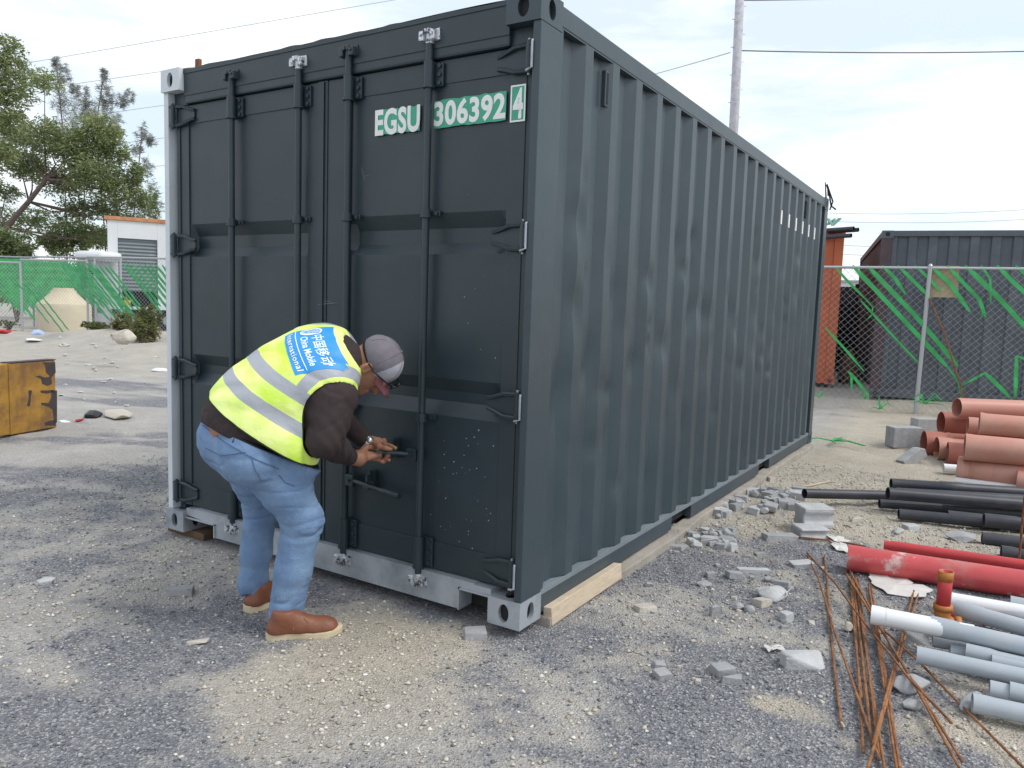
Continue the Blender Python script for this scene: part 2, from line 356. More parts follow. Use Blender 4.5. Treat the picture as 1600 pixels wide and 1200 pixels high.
# ================================================================ the dark shipping container with the man at its doors
C = thing('shipping_container', 'large dark slate shipping container numbered EGSU 306392 4 in the foreground', 'shipping container', (0, 0, B))
WX, LY, HZ = 2.438, 6.058, 2.591
def casting(name, x0, y0, z0, sx, sy, m, hole_front=True):
    """corner casting .162 x .178 x .118, shell with oval holes to front, side and top"""
    w, l, h = .162, .178, .118
    bm = NB()
    def face_with_hole(o, ux, uy, W_, H_, rx, ry, n=20):
        o, ux, uy = Vector(o), Vector(ux), Vector(uy); nrm = ux.cross(uy)
        c = o + ux * W_ / 2 + uy * H_ / 2; outer = []; inner = []; deep = []
        for k in range(n):
            a = 2 * PI * (k + .5) / n; ca, sa = math.cos(a), math.sin(a)
            s = min(W_ / 2 / max(abs(ca), 1e-6), H_ / 2 / max(abs(sa), 1e-6))
            outer.append((ca * s, sa * s))
            # stadium hole
            hx, hy = rx * ca, ry * sa
            inner.append((hx, hy))
        # put exact corners in
        for sxn in (1, -1):
            for syn in (1, -1):
                k = min(range(n), key=lambda i: (outer[i][0] - sxn * W_ / 2) ** 2 + (outer[i][1] - syn * H_ / 2) ** 2); outer[k] = (sxn * W_ / 2, syn * H_ / 2)
        vo = [bm.verts.new(c + ux * a + uy * b) for a, b in outer]; vi = [bm.verts.new(c + ux * a + uy * b) for a, b in inner]
        vd = [bm.verts.new(c + ux * a + uy * b - nrm * .0185) for a, b in inner]
        for k in range(n):
            j = (k + 1) % n
            bm.faces.new((vo[k], vo[j], vi[j], vi[k])); bm.faces.new((vi[k], vi[j], vd[j], vd[k]))
    face_with_hole((0, 0, 0), (1, 0, 0), (0, 0, 1), w, h, .026, .040)               # front (-y)
    face_with_hole((w, 0, 0), (0, 1, 0), (0, 0, 1), l, h, .028, .040)               # side (+x)
    face_with_hole((0, 0, h), (1, 0, 0), (0, 1, 0), w, l, .032, .056)               # top
    face_with_hole((0, l, 0), (0, -1, 0), (0, 0, 1), l, h, .028, .040)              # side (-x)
    for q in (((0, 0, 0), (0, l, 0), (w, l, 0), (w, 0, 0)), ((w, l, 0), (0, l, 0), (0, l, h), (w, l, h))):
        bm.faces.new([bm.verts.new(v) for v in q])
    bmesh.ops.remove_doubles(bm, verts=bm.verts, dist=1e-5)
    me_m = Matrix.Translation((x0, y0, z0)) @ Matrix.Diagonal((sx, sy, 1, 1))
    bmesh.ops.transform(bm, matrix=me_m, verts=bm.verts)
    if sx * sy < 0: bmesh.ops.reverse_faces(bm, faces=bm.faces)
    o = obj(name, bm, m, C); cv = box(NB(), .019, w - .019, .019, l - .019, .019, h - .019); bmesh.ops.transform(cv, matrix=me_m, verts=cv.verts)
    if sx * sy < 0: bmesh.ops.reverse_faces(cv, faces=cv.faces)
    obj('cavity_shade', cv, M['dark'], o); return o  # solid dark box, the shade inside the holes put into its colour
M['cavity'] = M['dark']
for x0, sx in ((-.162, 1), (-WX + .162, -1)):
    for y0, sy in ((0, 1), (LY, -1)):
        for z0 in (0, HZ - .118):
            mm = M['galv'] if (y0 == 0 and z0 == 0) else (M['prim'] if (x0 < -1 and y0 == 0) else M['side'] if y0 or x0 > -1 else M['cont'])
            casting('corner_casting', x0, y0, z0, sx, sy, mm)
# corner posts
def post(x0, x1, y0, y1, m): return obj('corner_post', box(NB(), x0, x1, y0, y1, .118, HZ - .118, .004), m, C)
post(-.036, -.001, .006, .176, M['side']); obj('corner_post', box(NB(), -.080, -.0365, .125, .170, .118, HZ - .118), M['side'], C)
obj('corner_post', box(NB(), -WX + .001, -WX + .040, .016, .176, .118, HZ - .118, .004), M['prim'], C); obj('corner_post', box(NB(), -WX + .0405, -WX + .085, .070, .170, .118, HZ - .118), M['side'], C)
post(-.075, -.002, LY - .155, LY - .004, M['side']); post(-WX + .002, -WX + .075, LY - .155, LY - .004, M['side'])
# rails
bm = NB(); box(bm, -.062, -.003, .178, LY - .178, HZ - .092, HZ - .012, .003); box(bm, -.036, -.0055, .178, LY - .178, HZ - .100, HZ - .0925)
obj('top_rail', bm, M['side'], C)
obj('top_rail', box(NB(), -WX + .003, -WX + .062, .178, LY - .178, HZ - .1, HZ - .012, .003), M['side'], C)
def bottom_rail(x0, x1):
    bm = NB(); ys = [.178, 1.80, 2.155, 3.86, 4.215, LY - .178]
    for a, b in ((ys[0], ys[1]), (ys[2], ys[3]), (ys[4], ys[5])): box(bm, x0, x1, a, b, .02, .100, .002)
    br = obj('bottom_rail', bm, M['side'], C); lg = NB(); box(lg, x0 + .001, x1 - .001, ys[0], ys[5], .1005, .125, .001); obj('ledge', lg, M['ledge'], br); return br
bottom_rail(-.050, -.004); bottom_rail(-WX + .004, -WX + .05)
# dark fork pocket tunnels and cross members under the floor
bm = NB()
for a in (1.80, 3.86): box(bm, -WX + .06, -.052, a - .004, a + .36, .03, .112)
for k in range(18):
    yy = .35 + k * .31
    if any(a - .1 < yy < a + .45 for a in (1.80, 3.86)): continue
    box(bm, -WX + .055, -.055, yy, yy + .045, .025, .115)
obj('cross_members', bm, M['dark'], C)
obj('floor', box(NB(), -WX + .051, -.051, .12, LY - .12, .116, .15), M['woodold'], C)
# corrugated side walls (36 mm deep, 278 mm pitch) with dents
def corrugated(name, xo, sgn, m):
    prof = []; y = .1775; n = 0
    y_start = .475 - .278 - .072
    ys = []
    k = 0
    pts = [(.150, 0)]
    while True:
        s = y_start + .278 * k
        for dy, dx in ((0, 0), (.072, 0), (.140, -.036), (.210, -.036), (.278 - 1e-4, 0)):
            if .155 < s + dy < LY - .15: pts.append((s + dy, dx))
        k += 1
        if s > LY: break
    pts.append((LY - .15, pts[-1][1]))
    P = []
    for (a, da), (b, db) in zip(pts, pts[1:]):
        nn = max(1, int((b - a) / .02))
        for i in range(nn): P.append((a + (b - a) * i / nn, da + (db - da) * i / nn))
    P.append(pts[-1]); P = np.array(P)
    zz = np.linspace(.128, HZ - .0935, 90)
    yy = P[:, 0]; Yg, Zg = np.meshgrid(yy, zz, indexing='ij'); Dg = np.repeat(P[:, 1][:, None], len(zz), 1)
    rn = np.random.RandomState(4)
    Dd = .005 * (fbm(Yg * 1.2, Zg * 1.0, s=77) - .5)
    for _ in range(110):
        cy, cz = rn.uniform(.3, 5.8), .35 + 1.9 * rn.beta(1.6, 2.0); r = rn.uniform(.02, .06); rz = r * rn.uniform(1, 2.4)
        Dd = Dd - rn.uniform(.006, .017) * np.exp(-((Yg - cy) / r) ** 2 - ((Zg - cz) / rz) ** 2)
    Xg = xo + sgn * (Dg + Dd - .006)
    me = grid_mesh(name, Xg, Yg, Zg)
    me.polygons.foreach_set('use_smooth', np.ones(len(me.polygons), bool))
    me.set_sharp_from_angle(angle=math.radians(20)) if hasattr(me, 'set_sharp_from_angle') else None
    if sgn > 0: me.flip_normals()
    return obj(name, me, m, C)
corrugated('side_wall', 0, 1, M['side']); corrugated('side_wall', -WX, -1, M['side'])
# far end wall and roof
bm = NB(); box(bm, -WX + .07, -.07, LY - .04, LY - .01, .12, HZ - .02); obj('end_wall', bm, M['side'], C)
xs = np.linspace(-WX + .03, -.03, 60); ysr = np.linspace(.04, LY - .02, 160); Xr, Yr = np.meshgrid(xs, ysr, indexing='ij')
Zr = HZ - .012 + .010 * np.tanh(3 * np.sin(2 * PI * Yr / .209)) * (np.minimum(Xr + WX - .03, -.03 - Xr) > .1) + .012 * (fbm(Xr * 2, Yr * 2, s=8) - .5)
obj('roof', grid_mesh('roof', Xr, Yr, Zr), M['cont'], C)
# header over the doors with the sagging lip of the roof
bm = NB(); box(bm, -WX + .162, -.162, .030, .10, 2.445, HZ - .024, .003)
n = 60; top = []
rr = random.Random(3)
lip0 = []; lip1 = []
for i in range(n + 1):
    x = -WX + .164 + (WX - .328) * i / n; zt = HZ - .012 + .010 * vn(np.array([i * .33]), np.array([0.]), s=2)[0] - .006 * (i / n)
    lip0.append((x, zt))
a = [bm.verts.new((x, .026, z)) for x, z in lip0]; b = [bm.verts.new((x, .026, HZ - .030)) for x, z in lip0]; c = [bm.verts.new((x, .12, z + .002)) for x, z in lip0]
for i in range(n): bm.faces.new((b[i], b[i + 1], a[i + 1], a[i])); bm.faces.new((a[i], a[i + 1], c[i + 1], c[i]))
box(bm, -WX + .163, -.163, .034, .09, 2.403, 2.462, .010)
box(bm, -WX + .045, -.0368, .055, .115, 2.404, 2.4725, .002); obj('header', bm, M['cont'], C)
# door sill, sprayed silver, with the pocket notches
bm = NB()
poly = [(-2.276, .118), (-2.276, .085), (-2.19, .085), (-2.19, .008), (-2.165, .008), (-2.165, .08), (-2.02, .08), (-2.02, .012)]
poly = [(-2.276, .140), (-2.276, .100), (-2.02, .083), (-2.02, .012), (-.322, .012), (-.322, .105), (-.162, .105), (-.162, .140)]
prism(bm, poly, lambda x, z, h: (x, h, z), .022, .11); fixn(bm)
box(bm, -.330, -.3225, .010, .0215, .012, .1125); box(bm, -.330, -.1635, .010, .0215, .1055, .1125); box(bm, -2.0195, -2.012, .010, .0215, .012, .09); box(bm, -2.27, -2.012, .010, .0215, .0835, .0905)
box(bm, -2.2, -.25, .0215, .10, .1405, .146)
obj('door_sill', bm, M['galv'], C)
obj('recess_shade', box(NB(), -.33, -.16, .112, .9, .012, .105), M['dark'], C); obj('recess_shade', box(NB(), -2.2, -2.0, .112, .9, .012, .08), M['dark'], C)  # dark boxes standing in for the shade behind the sill notches
# doors
ZG = [(1.755, 0), (1.690, .034), (1.625, .034), (1.576, 0)], [(1.030, 0), (.972, .034), (.925, .034), (.862, 0)]
def door(x0, x1, px0, px1):
    """x0..x1 leaf, px0..px1 corrugated panel"""
    y = .052; bm = NB()
    # frame of four members around the panel
    box(bm, x0, px0, y, y + .05, .150, 2.400, .003); box(bm, px1, x1, y, y + .05, .150, 2.400, .003)
    box(bm, px0 + .0005, px1 - .0005, y + .003, y + .05, 2.300, 2.3995, .002); box(bm, px0 + .0005, px1 - .0005, y + .003, y + .05, .1505, .277, .002)
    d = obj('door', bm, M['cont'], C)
    zs = [(.277, 0)] + [g for G_ in ZG[::-1] for g in G_[::-1]] + [(2.300, 0)]
    P = []
    for (a, da), (b, db) in zip(zs, zs[1:]):
        nn = max(2, int((b - a) / .035))
        for i in range(nn): P.append((a + (b - a) * i / nn, da + (db - da) * i / nn))
    P.append(zs[-1]); P = np.array(P)
    xx = np.linspace(px0, px1, 40); Xg, Zg = np.meshgrid(xx, P[:, 0], indexing='ij'); Dg = np.repeat(P[:, 1][None], len(xx), 0)
    side = np.clip(np.minimum(Xg - px0, px1 - Xg) / .018, 0, 1)
    bulge = .012 * (fbm(Xg * 2.0, Zg * 1.6, s=int(-x0 * 10)) - .5)
    Yg = y + .008 + Dg * side + bulge * side
    me = grid_mesh('door_panel', Xg, Yg, Zg); 
    me.set_sharp_from_angle(angle=math.radians(22))
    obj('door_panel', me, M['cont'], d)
    # gasket
    g = NB(); box(g, x0 - .004, x0, y + .012, y + .05, .142, 2.404) if x0 < -1.3 else box(g, x1, x1 + .004, y + .012, y + .05, .142, 2.404)
    box(g, x0, x1, y + .018, y + .05, .1425, .1498); box(g, x0, x1, y + .018, y + .05, 2.4003, 2.406)
    obj('gasket', g, M['gasket'], d)
    return d
DL = door(-2.352, -1.224, -2.268, -1.328); DR = door(-1.214, -.086, -1.046, -.166)
bm = NB(); box(bm, -1.2235, -1.2145, .040, .060, .155, 2.395); box(bm, -1.262, -1.196, .0475, .0515, .150, 2.400, .0015)
obj('seal_strip', bm, M['cont'], DR)
# door posts' J-bars where the hinges sit
bm = NB(); box(bm, -.1615, -.0370, .0565, .12, .1475, 2.402, .003); obj('door_jamb', bm, M['cont'], C)
bm = NB(); box(bm, -WX + .0765, -WX + .1, .045, .11, .1475, 2.40, .003); obj('door_jamb', bm, M['cont'], C)
def hinge(x, z, s, d):
    bm = NB()
    # tapering blade lying on the door, two raised ribs, barrel at the post
    h = .050
    pl = [(0, -h), (0, h), (s * .115, h * .55), (s * .150, 0.0 + h * .5), (s * .150, -h * .5), (s * .115, -h * .55)]
    prism(bm, pl, lambda a, b, t: (x + a, t, z + b), .046, .0515); fixn(bm)
    for q in (1, -1):
        path(bm, [(x, .034, z + q * h), (x + s * .06, .034, z + q * h * .95), (x + s * .125, .042, z + q * h * .55), (x + s * .15, .048, z + q * h * .45)], .0095, 6)
        path(bm, [(x, .034, z + q * h), (x - s * .03, .020, z + q * h)], .009, 6)
    cyl(bm, (x - s * .012, .026, z - .062), (x - s * .012, .026, z + .062), .013, n=12)
    box(bm, min(x - s * .032, x), max(x - s * .032, x), .016, .032, z - .040, z + .040, .004)
    hg = obj('hinge', bm, M['cont'], d)
    pn = NB(); cyl(pn, (x - s * .012, .026, z - .070), (x - s * .012, .026, z + .070), .006, n=8)
    if s < 0:
        path(pn, [(x + .040, .004, z + .055), (x + .040, .001, z + .05), (x + .040, .001, z - .05), (x + .012, .004, z - .058)], .005, 6)
    obj('hinge_pin', pn, M['galv'] if s < 0 else M['cont'], hg)
for z in (2.345, 1.64, .943, .225):
    hinge(-.075, z, -1, DR); hinge(-WX + .080, z, 1, DL)
def cam_end(x, z, up, m, parent):
    bm = NB(); s = 1 if up else -1
    cyl(bm, (x, .022, z - s * .035), (x, .022, z + s * .012), .019, n=12)
    for q in (-1, 1):
        box(bm, x + q * .030 - .013, x + q * .030 + .013, -.004, .032, z - s * .005 - .02, z - s * .005 + .022, .005)
        box(bm, x + q * .012 - .006, x + q * .012 + .010, -.008, .028, z + s * .010 - .010, z + s * .010 + .012, .003)
    box(bm, x - .050, x + .050, .024, .0295 if up else .0215, z - .022, z + .026, .0015)
    cyl(bm, (x + .03, -.010, z), (x + .03, .03, z), .007, n=8)
    return obj('cam_keeper', bm, m, parent)
def guide(x, z0, z1, parent, bolts=3):
    bm = NB()
    cyl(bm, (x, .020, z0), (x, .020, z1), .0235, n=16); cyl(bm, (x, .020, z0 - .004), (x, .020, z0 + .006), .027, n=16)
    box(bm, x - .03, x + .062, .040, .0515, z0 + .005, z1 - .005, .003); box(bm, x - .012, x + .012, .030, .048, z0 + .005, z1 - .005)
    for k in range(bolts):
        zz = z0 + (z1 - z0) * (k + .5) / bolts; cyl(bm, (x + .044, .032, zz), (x + .044, .042, zz), .010, n=6)
    return obj('bar_guide', bm, M['cont'], parent)
def handle(x, z, s, tip, out=0.0, parent=None):
    bm = NB(); tx, tz = tip; ty = .004 - out
    if out:
        q = ax(572, 706, 1, -.150); tx, ty, tz = q[0], q[1], q[2] - B
    box(bm, x + s * .018 if s > 0 else x - .07, x + .07 if s > 0 else x - .018, .004, .030, z - .028, z + .028, .004)
    y1 = ty
    x3 = x + s * .06
    path(bm, [(x3, .016, z), (x3 + (tx - x3) * .3, .012 + (y1 - .012) * .22, z + (tz - z) * .3), (x3 + (tx - x3) * .6, .012 + (y1 - .012) * .58, z + (tz - z) * .6), (x3 + (tx - x3) * .7, .012 + (y1 - .012) * .68, z + (tz - z) * .7), (tx, y1, tz)], [.010, .010, .010, .014, .014], 10)
    cyl(bm, (x + s * .045, -.006, z), (x + s * .045, .03, z), .008, n=8)
    h = obj('handle', bm, M['cont'], parent)
    hx, hz = x + s * .165, z + .03
    b2 = NB(); box(b2, hx - .016, hx + .016, .030, .0515, z - .035, z + .06, .002); box(b2, hx - .022, hx + .010, -.002, .036, z - .026, z - .012, .002); cyl(b2, (hx, .012, z + .052), (hx, .05, z + .052), .011, n=8)
    box(b2, hx - .004, hx + .008, -.004, .03, z + .01, z + .045, .002)
    obj('handle_catch', b2, M['cont'], h)
for x, dr, hz_, s, tip, o_ in ((-1.865, DL, .67, 1, (-1.56, .655), 0), (-1.365, DL, .49, -1, (-1.70, .475), 0), (-1.034, DR, .498, 1, (-.672, .470), 0), (-.562, DR, .672, -1, (-.86, .655), .045)):
    bm = NB(); cyl(bm, (x, .020, .10), (x, .020, 2.485), .0165, n=16)
    lb = obj('locking_bar', bm, M['cont'], dr, True); lb.data.set_sharp_from_angle(angle=.8)
    cam_end(x, 2.500, True, M['silver'] if x in (-1.365, -.562) else M['cont'], lb); cam_end(x, .090, False, M['silver'], lb)
    guide(x, 2.285, 2.392, lb); guide(x, .155, .300, lb); guide(x, 1.735, 1.768, lb, 1); guide(x, .835, .868, lb, 1)
    handle(x, hz_, s, tip, o_, lb)
# writing
def text_bm(s, x0, x1, z0, z1, bold=.0, space=1.0):
    cu = bpy.data.curves.new('t', 'FONT'); cu.body = s; cu.offset = bold; cu.space_character = space; cu.resolution_u = 4
    o = bpy.data.objects.new('t', cu); S.collection.objects.link(o); dg = bpy.context.evaluated_depsgraph_get(); dg.update()
    me = bpy.data.meshes.new_from_object(o.evaluated_get(dg)); bpy.data.objects.remove(o); bpy.data.curves.remove(cu)
    bm = bmesh.new(); bm.from_mesh(me); bpy.data.meshes.remove(me)
    xs = [v.co.x for v in bm.verts]; ys = [v.co.y for v in bm.verts]
    a, b, c, d = min(xs), max(xs), min(ys), max(ys)
    for v in bm.verts: v.co = Vector(((v.co.x - a) / (b - a) * (x1 - x0) + x0, (v.co.y - c) / (d - c) * (z1 - z0) + z0, 0))
    return bm
def plate_text(s, bx, tx, parent, y, bold, frame_=False, space=1.0, torn=False):
    g = NB(); n = 14; rr = random.Random(len(s) * 7)
    x0, x1, z0, z1 = bx
    if torn:
        pts = [(x0 + (x1 - x0) * i / n, z0 + rr.uniform(0, .005)) for i in range(n + 1)] + [(x1 - (x1 - x0) * i / n, z1 - rr.uniform(0, .006)) for i in range(n + 1)]
    else: pts = [(x0, z0), (x1, z0), (x1, z1), (x0, z1)]
    prism(g, pts, lambda a, b, h: (a, h, b), y - .001, y); fixn(g)
    o = obj('number_decal', g, M['number_green'], parent)
    t = text_bm(s, *tx, bold, space)
    for v in t.verts: v.co = Vector((v.co.x, y - .0022, v.co.y))
    if frame_:
        w = .007
        for q in ((x0, x1, z0, z0 + w), (x0, x1, z1 - w, z1), (x0, x0 + w, z0 + w, z1 - w), (x1 - w, x1, z0 + w, z1 - w)):
            vs = [t.verts.new((a, y - .0024, b)) for a, b in ((q[0], q[2]), (q[1], q[2]), (q[1], q[3]), (q[0], q[3]))]; t.faces.new(vs)
    fixn(t)
    for f in t.faces:
        if f.normal.y > 0: f.normal_flip()
    obj('number_lettering', t, M['number_white'], o)
plate_text('EGSU', (-.872, -.632, 2.116, 2.228), (-.893, -.630, 2.113, 2.230), DR, .0505, .035, torn=True, space=1.05)
plate_text('306392', (-.552, -.180, 2.115, 2.236), (-.552, -.182, 2.122, 2.230), DR, .0505, .035, torn=True, space=1.05)
plate_text('4', (-.158, -.086, 2.104, 2.250), (-.146, -.097, 2.116, 2.238), DR, .0495, .035, True)
# white leftovers of the side lettering, on the outer flats near the far end
for k in range(6):
    yy = .475 + .278 * (13 + k) - .03
    bm = NB(); prism(bm, [(yy - .018, 2.12), (yy + .022, 2.122), (yy + .02, 2.165), (yy + .024, 2.19), (yy + .018, 2.236), (yy - .016, 2.234), (yy - .02, 2.18)], lambda a, b, h: (h, a, b), -.0075, -.0005); fixn(bm)
    obj('side_lettering', bm, M['number_white'], C)
def vent(y):
    bm = NB(); box(bm, -.040, -.014, y, y + .11, 2.29, 2.45, .004); box(bm, -.0395, -.030, y + .02, y + .09, 2.262, 2.2895, .002)
    v = obj('air_vent', bm, M['side'], C); s_ = NB(); box(s_, -.0135, -.0125, y + .012, y + .03, 2.30, 2.44); obj('vent_slot', s_, M['dark'], v)
vent(.475 + .150); vent(.475 + .278 * 16 + .15)
# little tag standing on the roof edge
bm = NB(); box(bm, -2.205, -2.172, .05, .07, HZ - .01, HZ + .045, .002, Matrix.Translation((0, 0, 0)))
M['rust'] = mat('rust', (.19, .075, .035), .85, var=.3, scale=18, col2=(.32, .15, .07), bump=.4, bscale=60)
obj('roof_lug', bm, M['rust'], C)
# timber under the container
M['dusty'] = mat('dusty_sleeper', (.33, .30, .26), .95, var=.2, scale=6, bump=.5, bscale=40)
bm = NB(); box(bm, -.05, .05, -2.85, 2.85, -.027, .027, .008); bmesh.ops.subdivide_edges(bm, edges=[e for e in bm.edges if e.calc_length() > 2], cuts=40)
for v in bm.verts: v.co.x += .012 * math.sin(v.co.y * 3.1) * (v.co.x > 0); v.co.z += .004 * math.sin(v.co.y * 7)
o = obj('sleeper', bm, M['dusty'], loc=(-.005, 3.05, .016)); tag(o, 'dusty sleeper beam half buried along under the side rail of the dark container', 'beam')
tb = NB(); box(tb, -.022, .022, -.365, .365, -.040, .040, .004)
p0, p1 = Vector((.026, .205, .055)), Vector((.030, 1.085, .055))
o = obj('timber_beam', tb, M['wood'], loc=(.022, .575, .044)); o.rotation_euler = (math.radians(.5), math.radians(-6), math.radians(-.6)); tag(o, 'fresh pale timber plank standing on edge against the near corner of the dark container', 'plank')
bm = NB(); box(bm, -.17, .17, -.07, .07, -.02, .02, .004)
o = obj('timber_block', bm, M['woodold'], loc=(-2.33, .12, .018)); tag(o, 'dark old timber block under the left front corner of the container', 'wood block')

# specks of overspray and mortar on the right door, a scratch on the seal
rs_ = random.Random(12); sp = NB()
for _ in range(70):
    u, v = min(800, max(575, rs_.gauss(725, 48))), rs_.uniform(655, 888) if rs_.random() < .85 else rs_.uniform(240, 640)
    q = ax(u, v, 1, .0585); q[2] -= B
    if abs(q[0] + .562) < .03 or not (-1.04 < q[0] < -.175) or .85 < q[2] < 1.04 or 1.56 < q[2] < 1.77 or q[2] < .28: continue
    r = rs_.uniform(.001, .0030) * (1.0 if v > 650 else .8); vs = [sp.verts.new((q[0] + r * math.cos(a) * rs_.uniform(.6, 1.2), .0475, q[2] + r * math.sin(a) * rs_.uniform(.6, 1.2))) for a in np.linspace(0, 2 * PI, 8)[:-1]]
    sp.faces.new(vs[::-1])
obj('paint_specks', sp, M['prim'], DR)
sp = NB()
for (u0, v0, u1, v1, w) in ((497, 476, 527, 473, .004), (505, 470, 520, 472, .0025), (565, 262, 570, 282, .003), (570, 276, 578, 272, .002), (1, 1, 1, 1, 0)):
    if not w: continue
    a_, b_ = ax(u0, v0, 1, .045), ax(u1, v1, 1, .045); d_ = nrm_ if False else (b_ - a_); t_ = np.array([-d_[2], 0, d_[0]]); t_ = t_ / np.linalg.norm(t_) * w / 2; o_ = np.array([0, 0, -B])
    sp.faces.new([sp.verts.new(q) for q in (a_ + o_ - t_ * .2, b_ + o_ - t_, b_ + o_ + t_ * .3, a_ + o_ + t_)])
obj('scratches', sp, M['ledge'], DR)
# ================================================================ signed-distance sculpting for the figure
class Field:
    def __init__(s, lo, hi, h):
        s.lo = np.array(lo, float); s.h = h; s.n = np.ceil((np.array(hi) - s.lo) / h).astype(int) + 1
        s.V = np.full(s.n, .25, np.float32)
        s.ax = [s.lo[i] + h * np.arange(s.n[i]) for i in range(3)]
    def win(s, lo, hi):
        a = np.clip(((np.array(lo) - s.lo) / s.h).astype(int), 0, s.n - 1); b = np.clip(np.ceil((np.array(hi) - s.lo) / s.h).astype(int) + 1, 1, s.n)
        sl = tuple(slice(a[i], b[i]) for i in range(3))
        return sl, np.stack(np.meshgrid(*[s.ax[i][sl[i]] for i in range(3)], indexing='ij'), -1)
    def seg(s, c0, c1, r0, r1=None, l0=None, l1=None, k=.02, sub=False):
        """elliptic cone segment; r = (lateral, depth) half sizes or one radius, l = lateral unit vectors"""
        r1 = r0 if r1 is None else r1; c0, c1 = np.array(c0, float), np.array(c1, float)
        r0 = np.array(r0 if hasattr(r0, '__len__') else (r0, r0), float); r1 = np.array(r1 if hasattr(r1, '__len__') else (r1, r1), float)
        m = max(r0.max(), r1.max()) + max(k, .012) + .01
        sl, P = s.win(np.minimum(c0, c1) - m, np.maximum(c0, c1) + m)
        if P.size == 0: return
        d = c1 - c0; L2 = max(d @ d, 1e-9); t = np.clip(((P - c0) @ d) / L2, 0, 1)
        Q = P - c0 - t[..., None] * d
        if l0 is None:
            r = r0[0] + (r1[0] - r0[0]) * t; D = np.sqrt((Q ** 2).sum(-1)) - r
        else:
            dn = d / math.sqrt(L2)
            def fr(l):
                l = np.array(l, float); l = l - dn * (l @ dn); l /= np.linalg.norm(l); return l
            la, lb = fr(l0), fr(l1 if l1 is not None else l0)
            lat = la + (lb - la) * t[..., None]; lat = lat / np.linalg.norm(lat, axis=-1, keepdims=True)
            dep = np.cross(dn, lat); a = r0[0] + (r1[0] - r0[0]) * t; b = r0[1] + (r1[1] - r0[1]) * t
            u = (Q * lat).sum(-1); w = (Q * dep).sum(-1); e = Q @ dn
            q = np.sqrt((u / a) ** 2 + (w / b) ** 2 + (e / np.minimum(a, b)) ** 2) + 1e-6
            D = (q - 1) * np.maximum(np.sqrt((Q ** 2).sum(-1)) / q, .3 * np.minimum(a, b))
        s.mix(sl, D, k, sub)
    def ell(s, c, r, R=None, k=.02, sub=False):
        c = np.array(c, float); r = np.array(r, float); m = r.max() + max(k, .012) + .01
        sl, P = s.win(c - m, c + m); Q = P - c
        if R is not None: Q = Q @ np.array(R)            # columns of R are the axes
        q = np.sqrt(((Q / r) ** 2).sum(-1)) + 1e-6
        s.mix(sl, (q - 1) * np.maximum(np.sqrt((Q ** 2).sum(-1)) / q, .3 * r.min()), k, sub)
    def mix(s, sl, D, k, sub=False):
        V = s.V[sl]
        if sub:
            D = -D; hh = np.maximum(k - np.abs(V - D), 0) / max(k, 1e-6); s.V[sl] = np.maximum(V, D) + hh * hh * k * .25
        else:
            hh = np.maximum(k - np.abs(V - D), 0) / max(k, 1e-6); s.V[sl] = np.minimum(V, D) - hh * hh * k * .25
    def P(s): return np.stack(np.meshgrid(*s.ax, indexing='ij'), -1)
    def clip(s, p, n, k=.0):
        """keep the side the normal points away from"""
        n = np.array(n, float); n /= np.linalg.norm(n); p = np.array(p, float)
        D = (s.ax[0][:, None, None] - p[0]) * n[0] + (s.ax[1][None, :, None] - p[1]) * n[1] + (s.ax[2][None, None, :] - p[2]) * n[2]
        s.V = np.maximum(s.V, D.astype(np.float32))
    def mesh(s, name, smooth=1):
        V = s.V; V[0] = V[-1] = .1; V[:, 0] = V[:, -1] = .1; V[:, :, 0] = V[:, :, -1] = .1
        I = V < 0; nx, ny, nz = np.array(V.shape) - 1
        acc = np.zeros((nx, ny, nz, 3), np.float32); cnt = np.zeros((nx, ny, nz), np.float32)
        C8 = {}
        for a in (0, 1):
            for b in (0, 1):
                for c in (0, 1): C8[a, b, c] = V[a:a + nx, b:b + ny, c:c + nz]
        for ax_ in range(3):
            for a in (0, 1):
                for b in (0, 1):
                    k0 = [a, b]; k0.insert(ax_, 0); k1 = [a, b]; k1.insert(ax_, 1)
                    v0, v1 = C8[tuple(k0)], C8[tuple(k1)]; m = (v0 < 0) != (v1 < 0)
                    t = np.where(m, v0 / np.where(m, v0 - v1, 1), 0); mf = m.astype(np.float32)
                    for i in range(3):
                        acc[..., i] += mf * (t if i == ax_ else k0[i])
                    cnt += mf
        act = cnt > 0; idx = np.full(act.shape, -1, np.int64); idx[act] = np.arange(act.sum())
        ii = np.argwhere(act); co = (acc[act] / cnt[act][:, None] + ii) * s.h + s.lo
        F = []
        for ax_ in range(3):
            o = [1, 1, 1]; o[ax_] = 0
            e0 = I[tuple(slice(o[i], nn) for i, nn in enumerate((nx, ny, nz)))]
            sl1 = [slice(o[i], nn) for i, nn in enumerate((nx, ny, nz))]; sl1[ax_] = slice(1, (nx, ny, nz)[ax_] + 1)
            e1 = I[tuple(sl1)]; w = np.argwhere(e0 != e1)
            if len(w) == 0: continue
            s0 = e0[tuple(w.T)]; base = w + np.array(o)
            b_, c_ = [i for i in range(3) if i != ax_]
            def cell(db, dc):
                q = base.copy(); q[:, b_] -= db; q[:, c_] -= dc; return idx[tuple(q.T)]
            quad = np.stack([cell(1, 1), cell(0, 1), cell(0, 0), cell(1, 0)], -1)
            flip = s0 if ax_ != 1 else ~s0
            quad[~flip] = quad[~flip][:, ::-1]; F.append(quad)
        F = np.concatenate(F); F = F[(F >= 0).all(1)]
